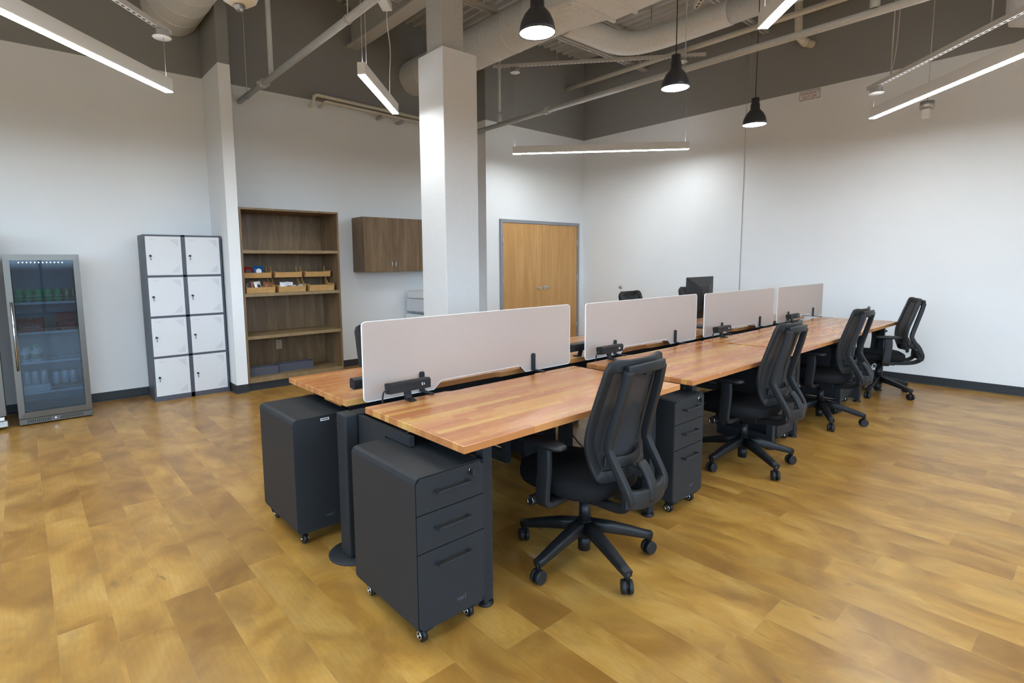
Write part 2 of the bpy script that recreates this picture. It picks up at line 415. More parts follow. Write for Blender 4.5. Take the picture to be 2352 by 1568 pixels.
for k, (y0, y1, z0, z1) in enumerate(WINS):
    f = B()
    for yy in (y0, (y0+y1)/2-.025, y1-.05): f.box(XL-.09, XL-.01, yy, yy+.05, z0, z1)
    for zz in (z0, z1-.05): f.box(XL-.09, XL-.01, y0, y1, zz, zz+.05)
    struct('window_%d' % (k+1), f, 'greyframe')
# rubber cove bases
def base_x(name, x0, x1, y, h=.096):
    b = B(); b.prism([(y, 0), (y-.018, 0), (y-.016, .006), (y-.006, .014), (y-.004, h), (y, h)], x0, x1, axis=0); struct(name, b, 'base')
def base_y(name, y0, y1, x, s, h=.096):
    b = B(); b.prism([(x, 0), (x+s*.018, 0), (x+s*.016, .006), (x+s*.006, .014), (x+s*.004, h), (x, h)], y0, y1, axis=1); struct(name, b, 'base')
base_x('baseboard_back', XL, XP0-.004, YA)
base_x('baseboard_nook', 3.085, XJ-.004, YA)
base_x('baseboard_pilaster', XP0-.006, XP1+.004, YB)
base_y('baseboard_return', YB, YA, XP0, -1)
base_x('baseboard_door_left', XJ, 5.79, YB)
base_y('baseboard_right', YF, YB, XR, -1)
# double door
dx0, dx1, dh = 5.791, 7.703, 2.13
d = bpy.data.objects.new('door_1', None); COL.objects.link(d); d['kind'] = 'structure'; d.location = (dx0, YB, 0)
W_ = dx1-dx0
b = B(); b.box(0, .05, -.03, -.001, 0, dh); b.box(W_-.05, W_, -.03, -.001, 0, dh); b.box(0.05, W_-.05, -.03, -.001, dh-.05, dh)
struct('door_frame', b, 'greyframe', d)
for k in (0, 1):
    xa = .055 if k == 0 else W_/2+.003; xb = W_/2-.003 if k == 0 else W_-.055
    l = struct('door_leaf', B().box(xa, xb, -.018, -.002, .01, dh-.055), 'doorwood', d)
    hx = W_/2+(-.055 if k == 0 else .055); sg = -1 if k == 0 else 1
    h = B().cyl((hx, -.018, 1.02), (hx, -.03, 1.02), .032, n=20).cyl((hx, -.03, 1.02), (hx, -.06, 1.02), .013)
    h.sweep(smoothp([(hx, -.062, 1.02), (hx+sg*.05, -.066, 1.022), (hx+sg*.12, -.06, 1.018)], 4), rsec(.010, .008, .8), side=(0, 0, 1))
    obj('door_handle', h, 'chrome', l)
    for hz in (.25, 1.1, 1.72):
        xx = .052 if k == 0 else W_-.052
        obj('hinge', B().cyl((xx, -.026, hz), (xx, -.026, hz+.11), .009).box(xx-.014, xx+.014, -.022, -.016, hz, hz+.11), 'galv', l)
# column (painted enclosure with steel post above)
c0, c1, d0, d1, ct = 3.303, 3.734, 4.439, 4.868, 3.545
co = thing('structural_column', 'tall white boxed column standing behind the back row of desks', 'column', ((c0+c1)/2, (d0+d1)/2, 0))
hw, hd = (c1-c0)/2, (d1-d0)/2
obj('column_casing', B().box(-hw, hw, -hd, hd, 0, ct, .004, 1), 'casing', co)
obj('column_base', B().box(-hw-.006, hw+.006, -hd-.006, hd+.006, 0, .096), 'base', co)
p = B().box(-.11, .11, -.13, -.115, ct-.02, ZC+.05).box(-.11, .11, .115, .13, ct-.02, ZC+.05).box(-.006, .006, -.115, .115, ct-.02, ZC+.05)
p.box(-.16, -.11, -.13, .13, ct-.02, ZC+.05)
obj('steel_post', p, 'steelp', co)

# ================================================================ CEILING STEEL, DUCTS, PIPES
def ibeam(name, label, x, y0, y1, z0, wd, ht):
    b = B().box(x-wd/2, x+wd/2, y0, y1, z0, z0+.016).box(x-wd/2, x+wd/2, y0, y1, z0+ht-.016, z0+ht).box(x-.006, x+.006, y0, y1, z0+.016, z0+ht-.016)
    tag(obj(name, b, 'steelp'), label, 'beam')
ibeam('roof_girder', 'heavy painted steel girder running from the dark back wall to the column', 3.70, YF, YA, 4.37, .19, ZC-4.37)
def joist(y, x0, x1, label, zb=4.43):
    t = thing('bar_joist', label, 'joist', (0, y, 0), group='open web roof joists')
    for nm, z in (('bottom_chord', zb), ('top_chord', ZC-.045)):
        obj(nm, B().box(x0, x1, -.04, -.012, z, z+.035).box(x0, x1, .012, .04, z, z+.035), 'steelp', t)
    b = B(); x = x0+.1; k = 0
    while x < x1-.35:
        a = zb+.02 if k % 2 == 0 else ZC-.03; c = ZC-.03 if k % 2 == 0 else zb+.02
        b.cyl((x, 0, a), (x+.32, 0, c), .011, n=8); x += .32; k += 1
    obj('web', b, 'steelp', t)
joist(5.13, XJ+.05 if False else 3.8, XR-.03, 'open web roof joist crossing behind the large duct, nearest the door wall corner')
joist(3.30, 3.8, XR-.03, 'open web roof joist passing above the far black pendant lamp')
joist(1.38, 3.8, XR-.03, 'open web roof joist above the right hand linear light')
joist(5.6, 1.86, 3.58, 'open web roof joist left of the girder, behind the white ceiling strobe')
joist(3.8, 1.86, 3.58, 'open web roof joist left of the girder, nearer the camera')
def duct_run(b, x, z, y0, y1, r, step, n=44):
    prof = [(r, y0)]; y = y0-step
    while y > y1+.05:
        prof += [(r, y+.016), (r, y+.008), (r+.004, y+.006), (r+.004, y-.006), (r, y-.008), (r, y-.016)]; y -= step
    return b.lathe(prof+[(r, y1)], n, (x, 0, z), axis=1)
dx_, dz_, dr = 4.68, 4.17, .245
t = thing('round_duct', 'large round painted duct running from the back wall past the column', 'duct', (0, 0, 0))
obj('duct_run', duct_run(B(), dx_, dz_, YA-.005, 4.35, dr, .36), 'duct', t)
b = B()   # transition round -> rectangle
n = 44; va = []; vb = []
for k in range(n):
    a = 2*PI*k/n; ca, sa = math.cos(a), math.sin(a); va.append((dx_+dr*ca, 4.35, dz_+dr*sa))
    m = max(abs(ca)/.34, abs(sa)/.18); vb.append((dx_+ca/m+.05, 3.75, dz_+.02+sa/m))
b.raw(va+vb, [(k, (k+1) % n, n+(k+1) % n, n+k) for k in range(n)], 0, False)
obj('transition', b, 'duct', t)
b = B().box(dx_-.29, dx_+.39, YF+1, 3.75, dz_-.16, dz_+.20)
obj('rectangular_duct', b, 'duct', t)
for yy in (3.72, 3.45, 2.2, .9): obj('duct_flange', B().box(dx_-.31, dx_+.41, yy, yy+.03, dz_-.18, dz_+.22), 'duct', t)
t = thing('branch_duct', 'smaller round duct curving off the large duct toward the right', 'duct', (0, 0, 0))
path = smoothp([(4.95, 4.30, 4.14), (5.3, 4.24, 4.11), (5.7, 4.2, 4.09), (5.95, 4.1, 4.10), (6.13, 3.88, 4.135), (6.2, 3.5, 4.158), (6.2, 3.0, 4.158)], 7)
obj('elbow', B().tube(path, .135, n=24), 'duct', t)
obj('duct_run', B().cyl((6.2, 3.0, 4.158), (6.2, -3, 4.158), .128, n=28), 'duct', t)
t = thing('round_duct', 'round painted duct meeting the back wall above the lockers', 'duct', (0, 0, 0))
obj('duct_run', duct_run(B(), 1.50, 4.28, YA-.005, 1.2, .29, .30), 'duct', t)
# pipes along y
def pipe(name, label, x, y0, y1, z, r, mat, group=None, hang=(), coup=()):
    t = thing(name, label, 'pipe', (x, 0, z), group=group)
    obj('pipe_run', B().cyl((0, y0, 0), (0, y1, 0), r, n=16), mat, t)
    for y in coup: obj('coupling', B().cyl((0, y-.035, 0), (0, y+.035, 0), r*1.45, n=16).box(-r*2.1, r*2.1, y-.022, y+.022, -.013, .013, .004, 1), mat, t)
    for y in hang: obj('pipe_hanger', B().cyl((0, y, r), (0, y, ZC-z+.02), .005, n=6).lathe([(r+.003, -.01), (r+.006, -.01), (r+.006, .01), (r+.003, .01)], 16, (0, y, 0), axis=1), mat, t)
pipe('sprinkler_pipe', 'grey sprinkler pipe rising to the left wall side, beside the pilaster', 2.18, .6, YA-.01, 3.405, .032, 'pipe', 'sprinkler pipes', hang=(6.75, 4.2), coup=(6.2, 3.0))
pipe('sprinkler_pipe', 'long grey sprinkler pipe running from behind the column to the upper right', 5.42, -3.0, YA-.01, 1.43+math.tan(math.radians(20.08))*5.42, .032, 'pipe', 'sprinkler pipes', hang=(3.09, .2), coup=(5.02, -.2))
pipe('conduit_pipe', 'cream pipe running high behind the branch duct into the dark wall corner', 7.35, -2.0, 6.36, 1.43+math.tan(math.radians(21.8))*7.35, .035, 'pvc')
# small down pipes / elbow on the right
t = thing('drain_pipe', 'cream vertical pipe with a double elbow turning into the dark right wall', 'pipe', (7.62, 2.83, 4.18))
obj('pipe_run', B().tube(smoothp([(0, .02, .76), (0, 0, .1), (.02, -.02, .0), (.09, -.05, -.04), (.215, -.09, -.05)], 5), .045, n=16), 'pvc', t)
obj('coupling', B().cyl((.07, -.04, -.03), (.12, -.06, -.045), .052, n=18), 'pvc', t)
t = thing('drain_pipe', 'grey vertical drop pipe meeting the long sprinkler pipe at upper right', 'pipe', (5.42, 1.45, 0))
zz = 1.43+math.tan(math.radians(20.08))*5.42
obj('pipe_run', B().cyl((0, 0, zz+.03), (0, 0, ZC), .028), 'pipe', t); obj('coupling', B().cyl((0, 0, zz+.03), (0, 0, zz+.10), .036), 'pipe', t)
t = thing('drop_rod', 'grey vertical conduit coming down to the sprinkler pipe beside the pilaster', 'pipe', (2.18, 5.95, 0))
obj('pipe_run', B().cyl((0, 0, 3.43), (0, 0, ZC), .026), 'pipe', t)
t = thing('drop_rod', 'grey vertical pipe standing on the sprinkler pipe just right of the column', 'pipe', (5.42, 5.95, 0))
obj('pipe_run', B().cyl((0, 0, 3.44), (0, 0, ZC), .022), 'pipe', t); obj('coupling', B().cyl((0, 0, 3.44), (0, 0, 3.58), .032), 'pipe', t)
# pair of cream conduits on back wall
t = thing('wall_conduit', 'pair of cream conduits running along the back wall below the dark paint', 'conduit', (0, 6.93, 0))
obj('conduit_run', B().tube(smoothp([(3.06, .1, 3.50), (3.06, .0, 3.52), (3.07, -.02, 3.60), (3.12, -.02, 3.625)], 4)+[Vector((5.5, -.02, 3.565))], .022, n=12), 'pvc', t)
obj('conduit_run', B().tube(smoothp([(3.20, .1, 3.51), (3.20, 0., 3.525), (3.22, -.01, 3.56), (3.28, -.01, 3.565)], 4)+[Vector((5.5, -.01, 3.505))], .018, n=12), 'pvc', t)
obj('strut_bracket', B().box(4.03, 4.07, -.06, .10, 3.48, 3.52).box(4.35, 4.4, -.06, .10, 3.46, 3.5), 'galv', t)

# ================================================================ LIGHTS
def linear_light(loc, ang, L, label, wires=(), group='suspended linear lights', zl=3.0):
    """loc = end point on the floor plan; ang = direction it runs; bottom at z"""
    t = thing('linear_light', label, 'light', (loc[0], loc[1], zl), ang, group)
    obj('lamp_housing', B().box(0, L, -.034, .034, .004, .105, .003, 1), 'whitep', t)
    obj('diffuser', B().box(.003, L-.003, -.031, .031, 0, .005), 'lamp', t)
    obj('added_uplight', B().box(.02, L-.02, -.028, .028, .1051, .1055), 'fill_glow', t)  # added glowing strip on the housing top, brightens the ceiling
    for x, z in wires: obj('suspension_wire', B().cyl((x, 0, .1), (x, 0, z-zl), .0022, n=6), 'galv', t)
    return t
D45 = PI/4
linear_light((1.051, 5.152), PI+D45, 2.44, 'long linear light hanging at the upper left, in front of the lockers', wires=((.03, 3.29), (2.3, 4.9)), zl=2.849)
t2 = linear_light((2.29, 4.211), D45, 1.19, 'short linear light hanging left of the white column', wires=((.04, 4.9), (.16, 4.9)))
linear_light((5.561, 5.823), -D45, 2.47, 'linear light hanging level in the far corner in front of the door wall', wires=((.03, 4.12), (2.42, 4.2)))
linear_light((6.815, 1.785), PI+D45, 2.44, 'long linear light near the right wall, cut off by the right edge', wires=((.01, 3.10), (2.3, 4.9)), zl=2.87)
linear_light((3.99, 1.71), PI+D45, 2.44, 'linear light cut off by the top edge, right of the middle pendant', wires=((.02, 4.9), (2.3, 4.9)))
for x, y, a, L, lb in [(2.6, -.6, -D45, 2.44, 'to the right of the camera'), (.2, -1.9, D45, 1.2, 'close behind the camera'), (-1.0, 1.9, -D45, 2.44, 'to the left of the camera'), (-2.6, 3.9, D45, 2.44, 'in the far left of the room beyond the refrigerator'), (6.4, -1.6, PI+D45, 2.44, 'in the back right of the room'), (-1.6, -2.2, -D45, 2.0, 'in the back left of the room'), (.1, 2.5, D45, 1.2, 'above the gap before the lockers, added to brighten the back wall')]:
    linear_light((x, y), a, L, 'linear light outside the picture, hanging '+lb, wires=((.03, 4.9), (L-.03, 4.9)))  # last lamp of the list is added to brighten pilaster and nook
# feed canopy and cord for the short light
t = thing('ceiling_canopy', 'white rectangular canopy feeding the short linear light', 'light canopy', (3.06, 5.05, 4.02), D45)
obj('canopy_box', B().box(-.30, .03, -.05, .05, -.01, .06, .004, 1), 'whitep', t)
obj('feed_cord', B().tube(smoothp([(0, 0, 0), (.0, .0, -.15), (.02, -.02, -.4), (.0, -.01, -.65), (.01, 0, -.92)], 6), .004, n=6), 'whitep', t)
def canopy(x, y, z, label, strut=None, rise=None):
    t = thing('feed_canopy', label, 'light canopy', (x, y, z), group='round feed canopies on strut channel')
    obj('canopy_disc', B().lathe([(0, 0), (.065, 0), (.07, .006), (.05, .012), (0, .012)], 28), 'whitep', t)
    obj('junction_box', B().box(-.045, .045, -.045, .045, .012, .06, .006), 'galv', t)
    return t
def strut(p, q, label, hangers=()):
    p, q = Vector(p), Vector(q); d = q-p; L = d.length; d.normalize()
    t = thing('strut_channel', label, 'strut channel', p, group='perforated strut channels')
    s_ = Vector((0, 0, 1)).cross(d).normalized(); u = d.cross(s_)
    b = B(); b.obox(d*L/2+s_*.019, d*L/2, s_*.0015, Vector((0, 0, .02))); b.obox(d*L/2-s_*.019, d*L/2, s_*.0015, Vector((0, 0, .02)))
    b.obox(d*L/2-Vector((0, 0, .02)), d*L/2, s_*.02, Vector((0, 0, .0015)))
    obj('channel', b, 'offw', t)
    b = B(); k = .03
    while k < L-.03:
        b.obox(d*k-Vector((0, 0, .0225)), d*.014, s_*.007, Vector((0, 0, .0006))); k += .055
    h = obj('slots', b, 'rubber', t)
    for k in hangers: obj('hanger_rod', B().cyl(d*k, d*k+Vector((0, 0, ZC-p.z)), .005, n=6), 'galv', t)
canopy(1.024, 5.157, 3.268, 'round white canopy above the end of the upper left linear light')
strut((1.10, 5.243, 3.355), (.0, 4.14, 3.355), 'perforated strut channel above the upper left linear light', (.9,))
canopy(5.586, 5.795, 4.12, 'round white canopy above the left end of the far linear light')
canopy(7.295, 4.2, 4.2, 'round white canopy above the right end of the far linear light')
strut((5.35, 6.0, 4.21), (7.5, 3.97, 4.29), 'perforated strut channel crossing above the far linear light', (.9, 2.2))
canopy(6.82, 1.763, 3.115, 'round white canopy above the end of the right wall linear light')
strut((6.896, 1.852, 3.20), (5.50, .46, 3.20), 'perforated strut channel above the right wall linear light', (.34, 1.5))
strut((4.62, 2.55, 3.62), (3.9, 1.83, 3.62), 'steeply seen strut channel beside the middle pendant cord', (.3,))
# black pendants
def make_pendant(loc, label, first=None, zc=ZC):
    if first: return dup(first, loc, 0, label)
    t = thing('pendant_lamp', label, 'pendant light', loc, group='black dome pendants over the desks')
    prof = [(.0, .255), (.030, .255), (.036, .25), (.036, .20), (.042, .195), (.042, .150), (.052, .135), (.078, .105), (.098, .062), (.107, .02), (.109, 0), (.106, .0), (.104, .02), (.094, .062), (.074, .10), (.0, .125)]
    obj('lamp_shade', B().lathe(prof, 40), 'pendant', t)
    obj('diffuser', B().lathe([(0, .008), (.104, .008), (.104, .004), (0, .004)], 40), 'pend_on', t)
    obj('cord', B().cyl((0, 0, .25), (0, 0, ZC-loc[2]), .004, n=8), 'black', t)
    return t
pn = make_pendant((2.479, 2.379, 2.80), 'large looking black dome pendant lamp nearest the camera, right of the column')
make_pendant((4.088, 2.41, 2.80), 'black dome pendant lamp in the middle of the row of three', pn)
make_pendant((5.60, 2.44, 2.753), 'farthest and smallest looking black dome pendant lamp, nearest the right wall', pn)
# strobe / detector
t = thing('ceiling_strobe', 'white round alarm strobe with clear lens at the top edge', 'alarm strobe', (1.09, 3.42, 2.93))
obj('strobe_body', B().lathe([(0, -.0), (.05, -.0), (.095, .03), (.105, .055), (.10, .08), (0, .08)], 36), 'whitep', t)
obj('lens', B().lathe([(0, -.034), (.018, -.030), (.030, -.015), (.034, .004), (0, .004)], 24), 'clear', t)
obj('reflector', B().box(-.016, .016, -.010, .010, -.018, .0, .002, 1), 'chrome', t)
obj('stem', B().cyl((0, 0, .08), (0, 0, ZC-2.93), .012), 'whitep', t)
# hanging sensor
t = thing('hanging_sensor', 'small grey box with a white sensor hanging below the right linear light', 'sensor', (7.42, 1.46, 3.0))
obj('box', B().cyl((0, 0, .0), (0, 0, .075), .062, n=20), 'galv', t); obj('sensor_head', B().box(-.05, .02, -.035, .035, -.095, 0, .008), 'whitep', t)
obj('hanger_wire', B().cyl((0, 0, .07), (0, 0, ZC-3.0), .004, n=6), 'steelp', t)
tag(obj('power_cable', B().tube(smoothp([(6.69, 1.577, 4.9), (6.69, 1.577, 4.1), (6.685, 1.586, 3.51), (6.67, 1.61, 3.255), (6.62, 1.577, 3.222)], 6), .005, n=6), 'steelp'), 'thin cable dropping from the ceiling to the right strut channel', 'cable')
tag(obj('wall_wire', B().cyl((XR-.006, 3.53, .9), (XR-.006, 3.53, 4.6), .004, n=6), 'offw'), 'thin vertical wire running down the white right wall', 'wire')
# wrapped duct top right
b = B(); pts = []; n = 26
prof = [(0, .0, .05), (.02, .02, .20), (.06, .06, .30), (.2, .14, .36), (.42, .2, .38), (.7, .25, .37), (1.0, .3, .36), (1.5, .35, .36)]
vs = []
for j, (dz, off, r) in enumerate(prof):
    for k in range(n):
        a = 2*PI*k/n; rr = r*(1+.05*math.sin(3*a+j*1.7)+.03*math.sin(7*a+j))
        vs.append((7.28+rr*math.cos(a)*.9, .55-off*.1+rr*math.sin(a), 3.50+dz+.05*math.cos(a-.6)))
b.raw(vs, [(j*n+k, j*n+(k+1) % n, (j+1)*n+(k+1) % n, (j+1)*n+k) for j in range(len(prof)-1) for k in range(n)], 0, True)
b.raw(vs[:n], [tuple(range(n))]); 
tag(obj('wrapped_duct', b, 'offw'), 'pale wrinkled wrapped duct hanging in the top right corner', 'duct')
# emergency sign on right wall
t = thing('emergency_sign', 'small white sign with red letters at the paint line of the right wall', 'sign', (XR-.001, 2.74, 3.52))
obj('sign_board', B().box(-.006, 0, -.123, .123, -.058, .058), 'whitep', t)
b = B()
for k in range(14):
    y0 = -.121+k*.0173
    for z0, z1 in ((.046, .057), (-.057, -.046)):
        b.raw([(-.0068, y0, z0), (-.0068, y0+.009, z0), (-.0068, y0+.014, z1), (-.0068, y0+.005, z1)], [(0, 1, 2, 3)])
for k in range(6):
    z0 = -.042+k*.0145
    for y0, y1 in ((-.121, -.113), (.113, .121)):
        b.raw([(-.0068, y0, z0), (-.0068, y1, z0+.004), (-.0068, y1, z0+.011), (-.0068, y0, z0+.007)], [(0, 1, 2, 3)])
obj('hatched_border', b, 'foil_dk', t)
text('lettering', 'EMERGENCY', .043, 'red', t, (-.0075, 0, .019), (PI/2, 0, -PI/2), sx=.86)
text('lettering', 'SHUT-OFF', .043, 'red', t, (-.0075, 0, -.023), (PI/2, 0, -PI/2), sx=.86)
t = thing('door_stop', 'small round metal wall stop on the right wall near the double door', 'door stop', (XR, 5.546, 1.01))
obj('stop_plate', B().lathe([(0, -.03), (.018, -.03), (.022, -.022), (.03, -.006), (.033, 0)], 20, axis=0), 'galv', t)
obj('rubber_tip', B().lathe([(0, -.036), (.008, -.036), (.010, -.03)], 14, axis=0), 'rubber', t)
# ================================================================ DESKS
T0 = .7586
DX = [(1.204, 2.726), (2.862, 4.382), (4.436, 5.906), (5.930, 7.235)]
DN = ['nearest the camera', 'second from the camera', 'third from the camera', 'farthest, beside the right wall']
def top_mesh(L, cut):
    """desk top; user edge at y=0, back edge at y=.76 with a shallow cable notch"""
    W2 = .757; r = .008
    poly = [(0, 0), (L, 0), (L, W2), (L*.76, W2), (L*.74, W2-.02), (L*.33, W2-.02), (L*.31, W2), (0, W2)]
    b = B(); n = len(poly); th = .030
    ins = [(min(max(x, .002), L-.002), min(max(y, .002), W2-.002) if y > .5 or y == 0 else y) for x, y in poly]
    vs = [(x, y, -th) for x, y in poly]+[(x, y, -.002) for x, y in poly]+[(x, y, 0) for x, y in ins]
    fs = [tuple(range(n))[::-1], tuple(range(2*n, 3*n))]
    for a in (0, n): fs += [(a+k, a+(k+1) % n, a+n+(k+1) % n, a+n+k) for k in range(n)]
    return b.raw(vs, fs)
def desk(x0, x1, row, label, xa_=.168):
    L = x1-x0
    t = thing('bench_desk', label, 'desk', (x0, 1.530, 0) if row == 0 else (x1, 3.219, 0), 0 if row == 0 else PI, 'butcher block bench desks')
    obj('desktop', top_mesh(L, 1), 'block', t, (0, 0, T0))
    z1 = T0-.030
    for xa in (xa_, L-(.135 if row == 0 else .160)):
        b = B().box(xa, xa+.05, .09, .14, .022, z1-.002, .003, 1)
        l = obj('leg', b, 'gunmetal', t)
        obj('leveling_foot', B().lathe([(0, 0), (.034, 0), (.036, .005), (.034, .011), (.010, .014), (.009, .023), (0, .023)], 24, (xa+.025, .115, 0)), 'black', l)
        b = B().box(xa, xa+.05, .14, .70, z1-.06, z1-.002, .003, 1).box(xa, xa+.05, .14, .52, .035, .11, .003, 1).box(xa, xa+.05, .47, .52, .11, z1-.06, .003, 1)
        obj('leg_frame', b, 'gunmetal', t)
    obj('crossbeam', B().box(.15, L-.085, .30, .36, z1-.05, z1-.008).box(.15, L-.085, .58, .64, z1-.05, z1-.008), 'black', t)
    obj('mounting_plate', B().box(.03, .13, .03, .60, z1-.012, z1-.001).box(L-.085, L-.03, .03, .6, z1-.012, z1-.001), 'black', t)
    return t
for k, (a, c) in enumerate(DX):
    desk(a, c, 0, 'butcher block bench desk on the right side of the partitions, '+DN[k], (.168, .168, .245, .42)[k])
for k, (a, c) in enumerate(DX):
    desk(a-.012, c-.012, 1, 'butcher block bench desk on the left side of the partitions, '+DN[k])
# central spine between the two rows
t = thing('cable_spine', 'dark cable trough and end post between the two rows of desks', 'cable trough', (1.15, 2.375, 0))
obj('end_post', B().box(-.035, .035, -.052, .045, .012, .725, .010, 3), 'gunmetal', t)
obj('post_base', B().lathe([(0, 0), (.125, 0), (.127, .004), (.122, .009), (.03, .013), (0, .013)], 40, (.02, .01, 0)), 'gunmetal', t)
obj('trough', B().box(.07, 6.02, -.115, .115, .60, .612).box(.07, 6.02, -.118, -.112, .60, .724).box(.07, 6.02, .112, .118, .60, .724), 'black', t)
obj('end_panel', B().prism([(-.040, .24), (-.30, .24), (-.30, .672), (-.50, .672), (-.50, .714), (-.040, .714)], .0355, .060, axis=0), 'gunmetal', t)
obj('post_cap', B().box(.036, .11, -.050, .035, .713, .722, .002, 1), 'gunmetal', t)
for x in (1.6, 3.05, 4.65, 6.0):
    obj('support_post', B().box(x-.03, x+.03, -.04, .04, 0, .60), 'gunmetal', t)
# frosted partitions
PARTS = [(1.245, 2.785, 1.155), (2.952, 4.466, 1.150), (4.603, 6.09, 1.146), (6.185, 7.54, 1.146)]
for k, (a, c, zt) in enumerate(PARTS):
    L = c-a; z0 = .756; r = .022; q = .0
    t = thing('privacy_partition', 'frosted privacy partition between the desks, '+DN[k].replace('second from the camera', 'second of the row').replace('third from the camera', 'third of the row'), 'partition', (a, 2.375, 0), group='frosted partitions between desks')
    c1, c2 = .42*L/1.54, 1.123*L/1.54
    poly = []
    def arc(cx, cz, t0): return [(cx+r*math.cos(math.radians(t0+15*j)), cz+r*math.sin(math.radians(t0+15*j))) for j in range(7)]
    poly += arc(r, z0+r, 180)+[(c1, z0), (c1+.054, z0+.045), (c2-.048, z0+.045), (c2, z0)]+arc(L-r, z0+r, 270)+arc(L-r, zt-r, 0)+arc(r, zt-r, 90)
    n = len(poly); h = .003
    vs = [(x, -h, z) for x, z in poly]+[(x, h, z) for x, z in poly]
    pane = B().raw(vs, [tuple(range(n)), tuple(range(n, 2*n))[::-1]])
    pane.raw(vs, [(j, (j+1) % n, n+(j+1) % n, n+j) for j in range(n)])
    po = obj('pane', pane, 'frost', t)
    rim = B().sweep([(x, 0, z) for x, z in poly], [(.0012, .0036), (-.0012, .0036), (-.0012, -.0036), (.0012, -.0036)], closed=True, side=(0, 1, 0), smooth=False)
    rim = B()
    m = [(x, z) for x, z in poly]
    for j in range(n):
        p, q_ = Vector((m[j][0], 0, m[j][1])), Vector((m[(j+1) % n][0], 0, m[(j+1) % n][1])); d = (q_-p)
        if d.length < 1e-6: continue
        nrm = d.normalized().cross(Vector((0, 1, 0)))
        rim.obox((p+q_)/2, d/2, Vector((0, .0036, 0)), nrm*.0016)
    obj('polished_edge', rim, 'frostedge', t)
    for xc in (.34*L/1.54, 1.185*L/1.54):
        b = B()
        for s_ in (-1, 1):
            b.prism([(xc-.014, .7605), (xc+.014, .7605), (xc+.014, .858), (xc+.009, .866), (xc-.009, .866), (xc-.014, .858)], s_*.004, s_*.014, axis=1)
            b.box(xc-.014, xc+.014, min(s_*.008, s_*.105), max(s_*.008, s_*.105), .7605, .766, .002, 1)
        obj('partition_clamp', b, 'gunmetal', t)
# power units
def make_power(loc, rz, label, first=None):
    if first: return dup(first, loc, rz, label)
    t = thing('power_strip', label, 'power strip', loc, rz, 'desk power strips')
    m = Matrix.Translation((0, 0, .074)) @ Matrix.Rotation(math.radians(-8), 4, 'X')
    sec = [(-.022, -.026), (.022, -.026), (.028, -.020), (.028, .020), (.022, .026), (-.018, .026), (-.028, .016)]
    obj('strip_body', B().raw(*(lambda vs, n: (vs, [tuple(range(n))[::-1], tuple(range(n, 2*n))]+[(k, (k+1) % n, n+(k+1) % n, n+k) for k in range(n)]))([m @ Vector((x, y, z)) for x in (-.118, .118) for y, z in sec], len(sec))), 'frameblk', t)
    b = B()
    for k in range(3):
        xc = -.055+k*.038
        for dx in (-.007, .006): b.box(xc+dx, xc+dx+.0025, -.0292, -.028, .0, .010, M_=m)
        b.cyl(m @ Vector((xc, -.0292, -.008)), m @ Vector((xc, -.028, -.008)), .003, n=10)
    obj('outlet', b, 'rubber', t)
    obj('usb_port', B().box(.062, .066, -.0295, -.028, -.008, .006, M_=m).box(.074, .0775, -.0295, -.028, -.006, .004, M_=m), 'white', t)
    b = B().prism([(.010, .012), (.010, .002), (-.045, .002), (-.045, .006), (-.004, .012), (.006, .05), (.020, .05)], -.018, .018, axis=0)
    obj('clamp_foot', b, 'frameblk', t)
    obj('cord', B().tube(smoothp([(-.118, .0, .066), (-.135, .005, .062), (-.140, .01, .04), (-.138, .02, .004)], 5), .0045, n=8), 'rubber', t)
    return t
pw = make_power((1.433, 2.262, T0), 0, 'black power strip on the front desk at the left end of the nearest partition')
for k, (x, y) in enumerate([(3.085, 2.262), (4.72, 2.262), (6.32, 2.262)]):
    make_power((x, y, T0), 0, 'black power strip by the left foot of the %s partition' % ['second', 'third', 'farthest'][k], pw)
for k, (x, y) in enumerate([(1.36, 2.49), (3.03, 2.49)]):
    make_power((x, y, T0), PI, ['black power strip poking out past the left end of the nearest partition', 'black power strip seen in the gap between the first two partitions'][k], pw)
